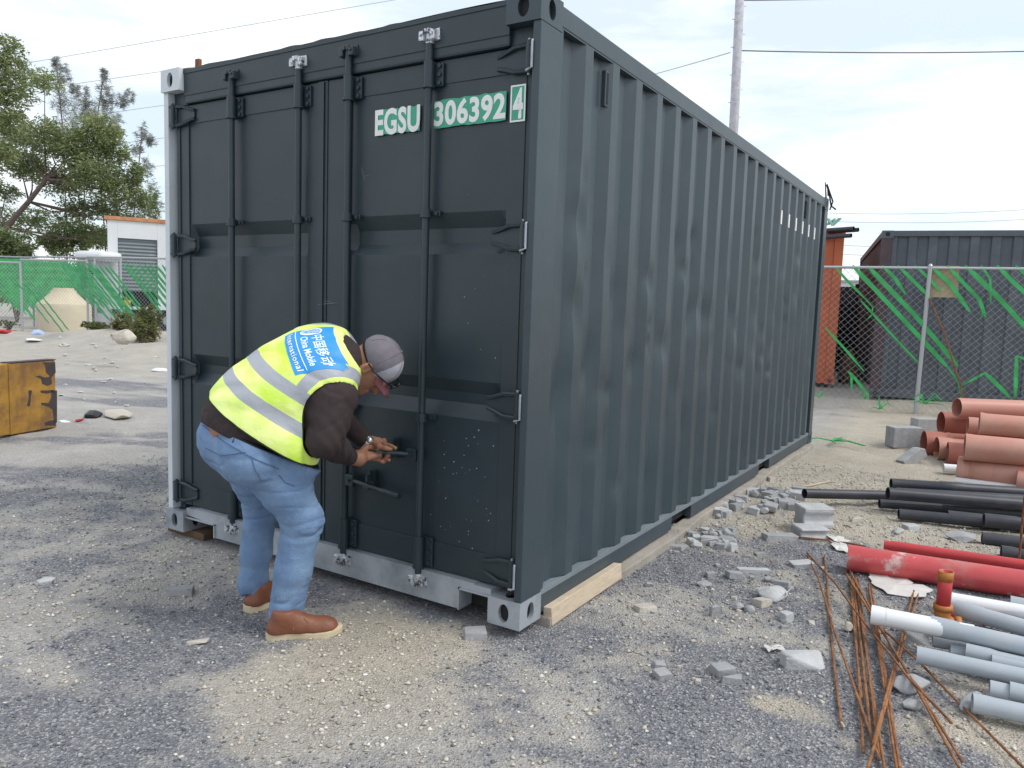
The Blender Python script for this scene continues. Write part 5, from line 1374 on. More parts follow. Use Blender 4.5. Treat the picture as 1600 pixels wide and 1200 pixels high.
def wispy(label, base, pts, D0, seed, n_=300):
    cl = [(u, v, w * 1.35, w * 2.3, n_ // 7, .5, 0) for (u, v, w) in pts]
    tree(label, base, [(base[0], base[1] - 90, 0), (pts[-1][0], pts[-1][1], 0), ((pts[0][0] + pts[-1][0]) / 2, (pts[0][1] + pts[-1][1]) / 2, 0), (pts[0][0], pts[0][1] + 4, 0)], cl, D0, seed, 'leafhaze', .42, 'trees behind the left fence', .045, aspect=15, droop=-.1)
wispy('thin grey casuarina top rising left of the broad tree crown', (105, 470), [(88, 98, 5), (92, 125, 9), (100, 115, 8), (104, 150, 14), (90, 165, 12), (112, 185, 16), (118, 140, 6), (98, 200, 16)], 42, 7, 420)
wispy('slender grey casuarina spire rising right of the broad tree crown', (165, 470), [(162, 116, 4), (164, 135, 7), (158, 155, 9), (172, 160, 8), (165, 182, 12), (182, 190, 8), (190, 160, 7), (202, 152, 6), (150, 195, 10)], 44, 8, 420)
wispy('sparse grey casuarina with drooping twigs beside the container edge', (222, 470), [(222, 205, 8), (235, 222, 6), (212, 235, 8), (230, 260, 8), (238, 300, 12), (222, 320, 14), (242, 330, 10), (208, 345, 12)], 40, 9, 380)
wispy('small grey casuarina crown between the two spires', (135, 470), [(135, 150, 8), (130, 175, 12), (142, 165, 9), (125, 190, 12), (140, 200, 12), (128, 215, 12)], 43, 10, 380)
# hedge-like masses behind the fence
def bush(name, label, u, v, ru, rv, D0, n_, seed, lm='leaf', size=.19, tone=.35, grp=None, cat='bush'):
    b = PD(u, v + rv, D0); k = D0 / FPX; z0 = max(0, gh(b.x, b.y)); c = PD(u, v, D0); t = thing(name, label, cat, (b.x, b.y, z0), group=grp); rr = random.Random(seed)
    cl = []; bm = NB()
    for i in range(7):
        cc = Vector((c.x - b.x + rr.uniform(-.6, .6) * ru * k, c.y - b.y + rr.uniform(-.6, .6) * ru * k, c.z - z0 + rr.uniform(-.5, .5) * rv * k)); cl.append((cc, (ru * k * .6, ru * k * .6, rv * k * .65), n_ // 3, tone + rr.uniform(-.15, .15)))
        path(bm, [(0, 0, -.05), cc * .5 + Vector((.05, 0, 0)), cc], [.02 + .02 * ru * k, .015 + .012 * ru * k, .006], 5)
    obj('stems', bm, M['bark'], t); obj('foliage', leaf_mesh('foliage', cl, seed, size), M[lm], t); return t
bush('bush', 'dark olive bush behind the left fence under the big tree limbs', 25, 400, 42, 42, 31, 2600, 21, tone=.25)
bush('bush', 'dull green low bush behind the concrete ring and the left fence', 105, 385, 38, 22, 36, 1500, 22, tone=.25)
bush('bush', 'distant bush left of the white cabin under the casuarina', 150, 375, 26, 18, 38, 900, 23, tone=.3)
bush('weed_clump', 'tall olive weed clump on the dirt bank beside the container', 222, 508, 26, 30, 18.5, 1500, 24, 'leafweed', .10, .5, cat='weeds')
bush('weed_clump', 'lower weed clump in front of the trailer on the dirt bank', 190, 505, 18, 16, 19.5, 600, 25, 'leafweed', .09, .6, cat='weeds')
bush('weed_clump', 'green creeping weeds tangled at the fence foot beside the beige tank', 150, 512, 26, 10, 21, 700, 26, 'leafweed', .10, .3, cat='weeds')
bush('weed_clump', 'small dry weeds at the left fence foot near the picture edge', 12, 508, 16, 8, 24, 250, 27, 'leafweed', .09, .45, cat='weeds')
# ---- left fences with dense green strips
def left_fence(label, pts, hgt, strips, wirep, seed, m):
    """pts: (u,v,D) post feet"""
    f_ = thing('chain_link_fence', label, 'fence', (0, 0, 0)); q = [np.array(PD(*p)) for p in pts]
    for a, b in zip(q, q[1:]):
        d = b - a; d[2] = 0; L_ = np.linalg.norm(d); d /= L_; zb = min(a[2], b[2]) + .05; zt = (a[2] + b[2]) / 2 + hgt
        chain_link(f_, a, d, L_, zb, zt - .03, wirep, .0035)
        bm = NB(); path(bm, [np.array([a[0], a[1], zt]), np.array([b[0], b[1], zt])], .028, 6); obj('top_rail', bm, M['fence'], f_)
    for i, a in enumerate(q):
        bm = NB(); path(bm, [a - [0, 0, .3], a + [0, 0, hgt]], .035, 8); obj('fence_post', bm, M['fence'], f_)
    a, b = q[0], q[-1]; d = b - a; d[2] = 0; L_ = np.linalg.norm(d); d /= L_; n = np.array([-d[1], d[0], 0]); n = n if n @ (CAM - a) > 0 else -n
    rr = random.Random(seed); zt = (a[2] + b[2]) / 2 + hgt - .04
    for (s0, s1, step, run, dir_, z0, w) in strips:
        s = s0
        while s < s1:
            ln = run * rr.uniform(.72, 1.05); top = zt - z0
            P_ = a + d * (s * L_); P_[2] = top; Q_ = P_ + d * dir_ * ln * .78 - np.array([0, 0, ln * .9]); Q_[2] = max(Q_[2], a[2] + .05)
            strip_mesh(f_, [P_ + n * .03, (P_ + Q_) / 2 + n * .03, Q_ + n * .03], w, m if rr.random() < .7 else M['strip2'], n); s += step * rr.uniform(.8, 1.25)
    return f_
left_fence('back stretch of left fence filled with dense bright green strips', [(-30, 498, 27), (53, 497, 27), (150, 503, 26), (190, 506, 26)], 2.15,
           [(.0, .62, .0145, 2.2, 1, 0, .075), (.16, .80, .021, 2.1, -1, 0, .06)], .12, 31, M['strip'])
left_fence('front stretch of left fence with loose dark green strips before the beige tank', [(-60, 521, 23), (35, 520, 23), (138, 519, 22.5), (262, 517, 22)], 2.12,
           [(.0, .20, .042, 1.9, -1, .5, .05), (.50, .66, .018, 1.8, 1, .05, .065), (.64, .74, .025, 1.6, 1, .1, .06), (.80, 1.0, .024, 1.8, 1, .05, .075), (.28, .38, .03, 1.9, 1, .6, .045)], .11, 32, M['strip2'])
# ---- beige tank
M['tank'] = mat('beige_tank', (.60, .52, .38), .7, var=.06, scale=3, col2=(.50, .43, .32), c2pos=(.55, .8))
pt_ = PD(101, 519, 24.2); t = thing('water_tank', 'beige conical-topped tank standing behind the left fence', 'tank', (pt_.x, pt_.y, 0)); k = 24.2 / FPX
bm = NB(); prof = [(37, 0), (38, .04), (38, 40), (36.5, 44), (33, 46), (18, 61), (17, 65), (0, 66)]; rings = []
zb = pt_.z
for r_, z in prof: rings.append([bm.verts.new((max(r_, .01) * k * math.cos(2 * PI * i / 36), max(r_, .01) * k * math.sin(2 * PI * i / 36), zb + z * k)) for i in range(36)])
for a, b in zip(rings, rings[1:]):
    for i in range(36): bm.faces.new((a[i], a[(i + 1) % 36], b[(i + 1) % 36], b[i]))
o = obj('tank_shell', bm, M['tank'], t, True); o.data.set_sharp_from_angle(angle=.6)
bm = NB(); cyl(bm, (0, 0, zb + 65 * k), (0, 0, zb + 68.5 * k), 15 * k, 14 * k, 24); obj('lid', bm, M['tank'], t)
# ---- white cabin with roller shutter on a low trailer, grey cabinet beside it
M['shutter'] = mat('grey_roller_shutter', (.19, .22, .24), .5, var=.08, scale=3)
M['panelw'] = mat('white_cabin_panel', (.62, .64, .66), .55, var=.04, scale=2)
M['rustw'] = mat('rusty_edge', (.45, .20, .10), .8, var=.25, scale=6)
pc = PD(170, 478, 27); o_, r_ = ray(215, 478); yc = math.atan2(r_[1], r_[0]) - PI / 2; k = 27 / FPX; zc = pc.z
t = thing('site_cabin', 'white cabin with grey roller shutter and rusty roof edge behind the left fence', 'cabin', (pc.x, pc.y, zc), (0, 0, yc))
Wc, Hc = 118 * k, 133 * k
obj('wall', box(NB(), 0, 14 * k, 0, 2.4, 0, Hc, .01), M['panelw'], t); bm = NB(); box(bm, 14 * k + .001, 70 * k, .001, .1, 106 * k, Hc - .002, .004); obj('wall', bm, M['panelw'], t)
obj('wall', box(NB(), 70 * k + .001, Wc, 0, 2.4, 0, Hc, .01), M['panelw'], t); obj('wall', box(NB(), 14 * k + .002, 70 * k - .001, 2.3, 2.39, 0, Hc - .003), M['panelw'], t)
bm = NB(); n_ = 15
for i in range(n_):
    z0 = 24 * k + (82 * k) * i / n_; z1 = z0 + 82 * k / n_; vs = [bm.verts.new(q) for q in ((14.2 * k, .10, z0), (69.8 * k, .10, z0), (69.8 * k, .055, z0 + (z1 - z0) * .45), (14.2 * k, .055, z0 + (z1 - z0) * .45), (69.8 * k, .10, z1), (14.2 * k, .10, z1))]
    bm.faces.new(vs[:4]); bm.faces.new((vs[3], vs[2], vs[4], vs[5]))
obj('roller_shutter', bm, M['shutter'], t)
obj('opening_shade', box(NB(), 14.3 * k, 69.7 * k, .5, .55, .01, 24 * k), M['dark'], t)  # dark panel in place of the shade inside the cabin
obj('roof', box(NB(), -.08, Wc + .08, -.06, 2.46, Hc + .001, Hc + .13, .012), M['rustw'], t)
M['yellow'] = mat('yellow_bucket', (.62, .40, .04), .6)
q = PD(197, 470, 26.6); bm = NB(); cyl(bm, (0, 0, 0), (0, 0, .22), .13, .15, 14); path(bm, [(-.14, 0, .2), (0, 0, .34), (.14, 0, .2)], .008, 5); tag(obj('bucket', bm, M['yellow'], loc=(q.x, q.y, zc + .004)), 'yellow bucket standing in the cabin opening under the shutter', 'bucket')
M['chassis'] = mat('trailer_steel', (.10, .085, .085), .7, var=.3, scale=5, col2=(.25, .12, .08), c2pos=(.5, .7))
t2 = thing('flatbed_trailer', 'low rusty flatbed trailer carrying the white cabin', 'trailer', (pc.x, pc.y, 0), (0, 0, yc))
obj('deck', box(NB(), -.4, 4.6, -.25, 2.6, zc - .10, zc - .004, .01), M['panelw'], t2); obj('beam', box(NB(), -.3, 4.5, .1, .25, zc - .35, zc - .101, .01), M['chassis'], t2); obj('beam', box(NB(), -.3, 4.5, 2.0, 2.15, zc - .35, zc - .101, .01), M['chassis'], t2)
for x in (.9, 1.9):
    bm = NB(); cyl(bm, (x, -.05, .38 + .1), (x, .2, .38 + .1), .38, n=24); w_ = obj('wheel', bm, M['dark'], t2); bm = NB(); cyl(bm, (x, -.06, .48), (x, -.05, .48), .18, n=18); obj('rim', bm, M['conc'], w_)
for x in (-.3, 3.4): obj('support_leg', box(NB(), x, x + .1, .1, .2, 0, zc - .351, .005), M['chassis'], t2)
bm = NB(); M['tarp'] = mat('blue_tarp', (.06, .22, .48), .6, var=.2); q = PD(234, 489, 25.5)
tag(obj('tarp_bundle', rock_mesh((.35, .2, .14), 3, 24), M['tarp'], None, True, loc=(q.x, q.y, q.z)), 'crumpled blue tarp bundle by the trailer deck', 'tarp')
M['greybox'] = mat('grey_cabinet', (.40, .43, .46), .5, var=.05, scale=2)
D5 = 26.2; pc2 = PD(149, 505, D5); k = D5 / FPX; t = thing('generator_cabinet', 'grey steel cabinet with dark louvre and rounded white top left of the cabin', 'generator', (pc2.x, pc2.y, 0), (0, 0, yc - .7))
hb = PD(149, 408, D5).z
obj('body', box(NB(), -.70, 0, 0, .78, .3, hb, .02), M['greybox'], t); 
bm = NB()
for i in range(24): box(bm, -.64, -.05, -.02, -.004, .55 + (hb - .7) * i / 24, .55 + (hb - .7) * i / 24 + .045)
obj('louvre', bm, M['darkfill'], t)
bm = NB(); box(bm, .003, .012, .08, .70, .4, hb - .1, .003); dd_ = obj('door', bm, M['greybox'], t); bm = NB(); box(bm, .013, .05, .16, .28, 1.1, 1.3, .01); obj('handle', bm, M['dark'], dd_)
bm = NB(); box(bm, -.78, .35, -.05, .95, hb + .002, hb + .34, .14); obj('top_cover', bm, M['white'], t, True)
obj('base_frame', box(NB(), -.68, -.02, .05, .72, 0, .298, .01), M['chassis'], t)
# ---- yellow rusty block in the left foreground
M['rustyel'] = mat('rusty_yellow_paint', (.40, .215, .035), .6, var=.15, scale=3, col2=(.21, .11, .04), c2pos=(.42, .60), dust=(.075, .050, .045), dpos=(.60, .66), dscale=2.3, bump=.2)
e1, e0 = G(89, 667), G(17, 680); u1 = (e1 - e0).normalized(); yb = math.atan2(u1.y, u1.x); hy = float(ax(89, 563, 1, e1.y)[2]) 
lb_ = (e1 - e0).length; 
t = thing('steel_slab', 'rusty yellow steel slab with dark worn marks at the left edge of the picture', 'steel slab', e0, (0, 0, yb))
obj('body', box(NB(), 0, lb_, 0, .11, .0, hy, .012), M['rustyel'], t)
obj('flange', box(NB(), -.9, -.003, .004, .10, .006, hy - .004, .010), M['rustyel'], t)
M['worn'] = mat('worn_dark_steel', (.055, .042, .045), .7, var=.2, scale=12)
bm = NB()
def fp(u, v):
    n_ = Vector((u1.y, -u1.x, 0)); o, r = ray(u, v); o = Vector(o.tolist()); r = Vector(r.tolist()); tt = (e0 - o).dot(n_) / r.dot(n_); q = o + r * tt - e0; return (q.dot(u1), q.z)
rb = random.Random(8)
for poly in ([(66, 566), (86, 566), (87, 582), (80, 590), (72, 582), (70, 570)], [(55, 588), (62, 587), (70, 590), (80, 588), (81, 600), (74, 603), (66, 600), (64, 592)], [(44, 610), (50, 610), (48, 622), (47, 635), (42, 634), (45, 622)],
             [(63, 610), (74, 610), (84, 609), (84, 613), (72, 615), (64, 614)], [(64, 629), (76, 630), (80, 620), (80, 610), (89, 610), (89, 660), (85, 662), (82, 640), (74, 635), (65, 633)], [(70, 660), (86, 655), (87, 665), (70, 665)]):
    prism(bm, [fp(*p) for p in poly], lambda a, b, h: (a, h, b), -.0015, -.0003)
fixn(bm); obj('worn_marks', bm, M['worn'], t)
obj('rim', box(NB(), lb_ * .02, lb_ + .006, -.004, .114, hy + .0015, hy + .010, .002), M['worn'], t)
# ---- litter on the left
M['cloth_dark'] = mat('black_plastic_bag', (.015, .015, .018), .35); M['paper'] = mat('white_paper', (.72, .72, .72), .8); M['redcloth'] = mat('red_cloth', (.42, .03, .03), .8); M['bluecloth'] = mat('pale_blue_bag', (.35, .45, .65), .6)
def crumple(name, label, cat, u, v, r, m, seed, n=26):
    p = on(u, v); o = obj(name, rock_mesh(r, seed, n), m, None, False, loc=(p.x, p.y, p.z + r[2] * .4)); o.rotation_euler = (0, 0, seed); return tag(o, label, cat)
crumple('plastic_bag', 'crumpled black plastic bag on the dirt right of the yellow slab', 'bag', 143, 652, (.13, .09, .06), M['cloth_dark'], 1)
crumple('rag', 'small red and white rag beside the black plastic bag', 'rag', 124, 657, (.07, .04, .015), M['redcloth'], 2)
crumple('paper_sheet', 'white paper sheet on the ground at the yellow slab corner', 'paper', 101, 659, (.13, .05, .008), M['paper'], 3)
crumple('paper_scrap', 'white board scrap on the dirt beside the container left edge', 'paper', 252, 580, (.20, .12, .05), M['paper'], 4)
crumple('plastic_bag', 'pale blue crumpled bag on the bank before the beige tank', 'bag', 60, 524, (.22, .15, .12), M['bluecloth'], 5)
crumple('paper_sheet', 'dirty white sheet on the bank before the beige tank', 'paper', 52, 532, (.34, .2, .04), M['paper'], 6)
crumple('rag', 'red cloth on the bank at the left edge of the picture', 'rag', 3, 520, (.25, .12, .07), M['redcloth'], 7)
crumple('rag', 'second red cloth on the bank under the left fence post', 'rag', 21, 519, (.18, .1, .05), M['redcloth'], 8)
crumple('sand_heap', 'low pale heap of sand on the dirt track', 'sand heap', 185, 650, (.34, .16, .055), mat('sand', (.46, .42, .36), .95, var=.1), 9, 50)
crumple('rock', 'large pale rock on top of the dirt bank by the weeds', 'rock', 193, 532, (.24, .2, .17), M['stone'], 10)
# ---- concrete blocks, rubble
def chunk(label, u, v, wpx, hpx, seed, m='conc', boxy=1, flat=.8, rot=None, name='concrete_chunk', cat='rubble', grp='broken concrete pieces', dep=.8):
    p = on(u, v); D = (Vector(CAM.tolist()) - p).length; k = D / FPX; sx = wpx * k / 2; sz = max(.008, hpx * k / 2 * flat)
    o = obj(name, rock_mesh((sx, sx * dep, sz), seed, 24 if boxy else 22, boxy=boxy), M[m], None, False, loc=(p.x, p.y, p.z + sz * .55))
    rr = random.Random(seed); o.rotation_euler = (rr.uniform(-.12, .12), rr.uniform(-.12, .12), (YAW + (rot or 0)) if rot is not None else rr.uniform(0, 6)); return tag(o, label, cat, grp)
big = [((1255, 1040), 60, 30, 'largest rectangular pale broken block lying alone left of the rebars', 'conc2', 0.05, .45), ((1129, 1052), 30, 20, 'left piece of the broken concrete pair below the rubble', 'conc', .3, .8), ((1143, 1066), 30, 18, 'right piece of the broken concrete pair below the rubble', 'conc', -.2, .7),
       ((1034, 1058), 24, 16, 'small pointed concrete piece in the gravel before the container side', 'conc', .4, .8), ((1030, 1042), 18, 12, 'small concrete piece behind the pointed one on gravel', 'conc', .1, .8),
       ((1208, 934), 50, 28, 'big smooth pale stone in the middle of the rubble', 'conc2', .2, .8), ((1152, 951), 26, 18, 'round grey stone left of its twin below the big pale stone', 'conc', .3, .9), ((1172, 956), 22, 17, 'round grey stone right of its twin below the big pale stone', 'conc', .5, .9), ((1190, 945), 24, 16, 'tan stone against the big pale stone', 'stone', .5, .9),
       ((1228, 969), 18, 20, 'upright pale stone under the long concrete bar', 'conc2', .5, .8), ((1325, 986), 17, 22, 'pale stone beside the upper ends of the rebars', 'stone', .5, .8),
       ((1252, 885), 32, 12, 'flat pale broken slab above the stepped block', 'conc2', .1, .6), ((1176, 894), 52, 9, 'long flat concrete strip at the top of the middle rubble', 'conc2', .1, .25), ((1147, 901), 24, 13, 'grey piece left of the long flat strip', 'conc', .1, .8),
       ((1110, 902), 14, 14, 'small upright piece behind the wedge stone', 'conc', .1, .8), ((1100, 915), 26, 14, 'wedge-shaped stone at the left of the middle rubble', 'conc', .1, .8), ((1201, 908), 18, 13, 'rounded piece above the big pale stone', 'conc', .1, .8), ((1221, 914), 24, 10, 'slanting slab right above the big pale stone', 'conc', -.6, .5), ((1234, 925), 14, 16, 'rounded stone at the right of the big pale stone', 'conc', .1, .9),
       ((1115, 962), 12, 26, 'thin upright shard of concrete in the gravel', 'conc', .3, .6), ((1013, 916), 18, 12, 'lone grey stone on the gravel before the fork pocket', 'conc', .3, .9), ((1008, 954), 32, 14, 'brownish lump half sunk in the tan dirt', 'stone', .3, .7), ((1218, 842), 50, 12, 'long flat slab behind the middle rubble near the block stack', 'conc', .1, .4), ((1187, 868), 16, 8, 'small triangular shard on bare gravel', 'conc', .2, .6),
       ((742, 996), 36, 20, 'grey brick piece on the gravel under the front corner of the container', 'conc', .1, .7), ((72, 911), 26, 14, 'lone pale rock in the tracks at the lower left', 'conc2', .3, .8), ((310, 1004), 30, 7, 'flat pale stone left of the brown shoes', 'stone', .1, .5), ((283, 928), 34, 16, 'broken asphalt lump left of the standing man', 'conc', .2, .8),
       ((1424, 1077), 60, 30, 'rounded broken block under the crossing rebars', 'conc', .2, .7), ((1424, 1106), 34, 22, 'lower piece touching the rounded block under the rebars', 'conc', .1, .7), ((1518, 1108), 56, 40, 'tall grey slab leaning under the lowest grey pipe', 'conc', .5, .4), ((1432, 1004), 34, 24, 'triangular grey slab under the white ended pipe', 'conc', -.3, .35),
       ((1423, 830), 20, 16, 'grey stone before the black pipes, behind the red pipes', 'conc2', .2, .8), ((1404, 834), 20, 14, 'pale round stone left of the grey stone by the black pipes', 'conc2', .5, .8), ((1335, 814), 20, 9, 'flat pale stone right of the block stack', 'stone', .3, .6), ((1505, 846), 50, 22, 'greenish concrete slab lying between the black and red pipes', 'conc', .1, .7),
       ((1193, 745), 12, 12, 'small tan stone near the far pocket of the container', 'stone', .2, .8), ((1205, 752), 10, 12, 'tan stone standing on the dirt left of the black pipes', 'stone', .2, .8)]
for i, ((u, v), w, h, lb, m, r_, dep) in enumerate(big): chunk(lb, u, v, w, h, 100 + i, m, 0 if (i % 5 == 0 or 'round' in lb) and i else 1, .8, r_, grp=None, dep=dep)
rr = random.Random(77)
for i in range(60):
    u, v = rr.uniform(1118, 1250), rr.uniform(768, 812); 
    if v > 800 - (u - 1118) * .15 + 12: continue
    chunk('small grey concrete piece in the far rubble heap beside the block stack', u, v, rr.uniform(9, 27), rr.uniform(8, 19), 200 + i, rr.choice(('conc', 'conc', 'conc2')), rr.random() < .7)
for i in range(38):
    u = rr.uniform(1022, 1145); v = 826 + (u - 1022) * .02 + rr.uniform(0, 32); chunk('small grey concrete piece in the rubble along the container side', u, v, rr.uniform(9, 30), rr.uniform(8, 18), 300 + i, rr.choice(('conc', 'conc', 'conc2')), rr.random() < .7)
for i in range(80):
    u, v = rr.uniform(940, 1300), rr.uniform(860, 1100); chunk('fist sized grey stone scattered on the gravel', u, v, rr.uniform(4, 11), rr.uniform(4, 8), 400 + i, rr.choice(('conc', 'conc', 'stone')), rr.random() < .4, name='stone', cat='stone', grp='small stones scattered on the gravel')
for i in range(40):
    u, v = rr.uniform(0, 760), rr.uniform(860, 1190)
    if 370 < u < 540 and v < 1010: continue
    chunk('tiny pale stone scattered on the yard at the lower left', u, v, rr.uniform(4, 9), rr.uniform(3, 6), 500 + i, rr.choice(('conc', 'conc2', 'stone')), 0, name='stone', cat='stone', grp='small pale stones on the left yard')
for i in range(34):
    u, v = rr.uniform(90, 250), rr.uniform(525, 640)
    chunk('small pale stone or lump on the far dirt bank and track', u, v, rr.uniform(4, 12), rr.uniform(3, 7), 560 + i, rr.choice(('conc2', 'stone')), 0, name='stone', cat='stone', grp='stones on the far dirt bank')
# stepped (I-shaped) block with a second one under it
def hblock(label, u, v, wpx, hpx, rot, z0=0.0, D=None):
    p = on(u, v); Dd = (Vector(CAM.tolist()) - p).length; k = Dd / FPX; w = wpx * k; h = hpx * k; bm = NB()
    prof = [(-.5, 0), (.5, 0), (.5, .22), (.40, .34), (.40, .66), (.5, .78), (.5, 1), (-.5, 1), (-.5, .78), (-.40, .66), (-.40, .34), (-.5, .22)]
    prism(bm, [(a * w * .8, b * h) for a, b in prof], lambda a, b, c: (c, a, b), -w / 2, w / 2); fixn(bm); bmesh.ops.bevel(bm, geom=bm.edges[:], offset=.006, segments=1, affect='EDGES')
    o = obj('concrete_block', bm, M['conc2'], loc=(p.x, p.y, p.z + z0)); o.rotation_euler = (0, 0, YAW + rot); return tag(o, label, 'concrete block', 'kerb blocks near the pipes'), h
o, h1 = hblock('lower pale concrete block, half sunk under the grooved one', 1265, 838, 42, 15, .1)
b2, h2 = hblock('pale grooved concrete block stacked on another near the black pipes', 1270, 828, 44, 29, .08, 0.03)
def slab(label, u, v, w, d_, h, rot, tilt=0, m='conc'):
    p = on(u, v); bm = NB(); prism(bm, [(-w / 2, 0), (w / 2, 0), (w / 2, h * .72), (w / 2 * .62, h), (-w / 2, h)], lambda a, b, c: (a, c, b), -d_ / 2, d_ / 2); fixn(bm); bmesh.ops.bevel(bm, geom=bm.edges[:], offset=.006, segments=1, affect='EDGES')
    o = obj('kerb_stone', bm, M[m], loc=(p.x, p.y, p.z - .01)); o.rotation_euler = (0, tilt, YAW + rot); return tag(o, label, 'kerb stone', 'grey kerb stones by the terracotta pipes')
slab('grey kerb stone with one clipped corner left of the terracotta pipes', 1416, 697, .40, .16, .22, .1); slab('grey kerb stone lying behind the clipped one under the fence post', 1448, 672, .36, .16, .16, .1); slab('thin grey slab leaning in front of the kerb stone at the pipe ends', 1427, 722, .30, .10, .12, .4, -.5)
# ---- pipes
M['terra'] = mat('terracotta_plastic', (.50, .235, .18), .45, var=.06, scale=3, dust=(.56, .36, .29), dpos=(.5, .8), dscale=2)
M['terra2'] = mat('dark_terracotta', (.36, .12, .085), .5, var=.08, scale=3)
M['greypipe'] = mat('grey_pvc_pipe', (.36, .40, .44), .4, var=.05, scale=3, dust=(.45, .46, .47), dpos=(.5, .8))
M['whitepipe'] = mat('white_pvc_pipe', (.76, .77, .78), .35, var=.03)
M['redpipe'] = mat('red_plastic_pipe', (.52, .05, .055), .45, var=.1, scale=5)
M['redfoil'] = mat('red_pipe_in_torn_film', (.50, .07, .075), .35, var=.12, scale=5, col2=(.60, .42, .40), c2pos=(.60, .68), dust=(.40, .24, .20), dpos=(.55, .75), stretch=(1, 1, 1))
gt = 'terracotta drain pipes stacked at the right edge'
for L0, R0, ln, r, m, sk, lb in (
    ((1495, 637, .50), (1600, 641, .50), 3, .103, 'terra', None, 'topmost terracotta pipe of the stack'),
    ((1530, 661, .44), (1600, 667, .44), 3, .098, 'terra', [(0, .02, .104)], 'terracotta pipe just under the topmost one, shorter at its left'),
    ((1512, 665, .36), (1600, 672, .36), 3, .088, 'terra', None, 'pale terracotta pipe end behind the second pipe of the stack'),
    ((1470, 661, .30), (1600, 668, .30), 2.5, .118, 'terra2', [(0, .30, .125), (.34, .36, .122)], 'dark terracotta socket pipe under the topmost pipe at the left'),
    ((1507, 698, .33), (1600, 707, .33), 3, .112, 'terra', [(0, .03, .115)], 'large terracotta pipe in the middle of the stack'),
    ((1443, 693, .125), (1600, 704, .125), 3, .125, 'terra2', [(0, .16, .135), (.20, .24, .132)], 'dark ribbed terracotta pipe reaching farthest left on the ground'),
    ((1463, 701, .115), (1600, 711, .115), 3, .112, 'terra', [(0, .12, .12)], 'terracotta pipe on the ground, second from the left end'),
    ((1480, 708, .11), (1600, 719, .11), 3, .106, 'terra2', [(0, .14, .112)], 'terracotta pipe on the ground, third from the left end'),
    ((1497, 733, .115), (1600, 747, .115), 2.6, .104, 'terra', [(0, .05, .118), (.08, .26, .112)], 'nearest terracotta pipe with a bulged socket on the ground'),
    ((1590, 752, .10), (1640, 759, .10), 2.6, .095, 'terra', None, 'terracotta pipe end low at the picture edge')):
    pipe('terracotta_pipe', lb, gt, L0, R0, ln, r, M[m], sk, wall=.006, n=28)
pipe('white_pipe', 'short white pipe end under the terracotta pipes', None, (1474, 731, .04), (1560, 738, .04), .8, .040, M['whitepipe']); pipe('white_pipe', 'long white pipe lying under the nearest terracotta pipe', None, (1492, 751, .035), (1600, 765, .035), 2.5, .032, M['whitepipe'])
gb = 'black plastic pipes lying at the right'
for L0, R0, ln, r, sk, lb in (
    ((1257, 771, .10), (1388, 774, .07), 3.2, .036, None, 'black pipe reaching farthest left past the block stack'),
    ((1392, 756, .09), (1600, 770, .09), 3, .044, [(0, .02, .044), (.35, .52, .048)], 'rearmost black pipe of the row'),
    ((1387, 771, .15), (1600, 788, .13), 3, .043, [(0, .01, .046)], 'black pipe lying on top of the others'),
    ((1400, 770, .08), (1600, 781, .08), 3, .040, None, 'black pipe half hidden behind the top one'),
    ((1374, 787, .05), (1600, 802, .05), .42, .033, None, 'short black pipe end under the top pipes'),
    ((1420, 789, .05), (1600, 803, .05), 3, .038, [(0, .02, .040), (.28, .6, .043)], 'black pipe with sleeve joint in the second row'),
    ((1404, 803, .045), (1600, 822, .045), .75, .038, [(0, .01, .038), (.5, .62, .044)], 'short dusty black pipe in front of the sleeve joint pipe'),
    ((1480, 808, .05), (1600, 821, .05), 2.8, .044, [(0, .25, .048), (.30, .32, .047)], 'black pipe with a thick collar in the front row'),
    ((1537, 812, .09), (1600, 819, .09), 2.8, .040, [(0, .18, .045)], 'black socket pipe above the thick collar pipe'),
    ((1534, 841, .04), (1600, 850, .04), 2.6, .038, [(0, .02, .040)], 'black pipe lying alone before the black pipe row'),
    ((1564, 863, .04), (1620, 871, .04), 2.6, .038, [(0, .06, .043)], 'nearest black pipe beside the rusty rod at the picture edge')):
    pipe('black_pipe', lb, gb, L0, R0, ln, r, M['blackpipe'], sk)
pipe('red_pipe', 'thin red pipe with rounded end behind the wrapped red pipe', None, (1381, 851, .05), (1600, 883, .05), 3.4, .031, M['redpipe'], [(0, .025, .027)])
bm_ = pipe('red_pipe', 'thick red pipe wrapped in torn dusty film near the rebars', None, (1324, 871, .075), (1600, 913, .075), 3.2, .072, M['redfoil'], [(0, .05, .073)])
gg_ = 'grey pipes piled at the lower right'
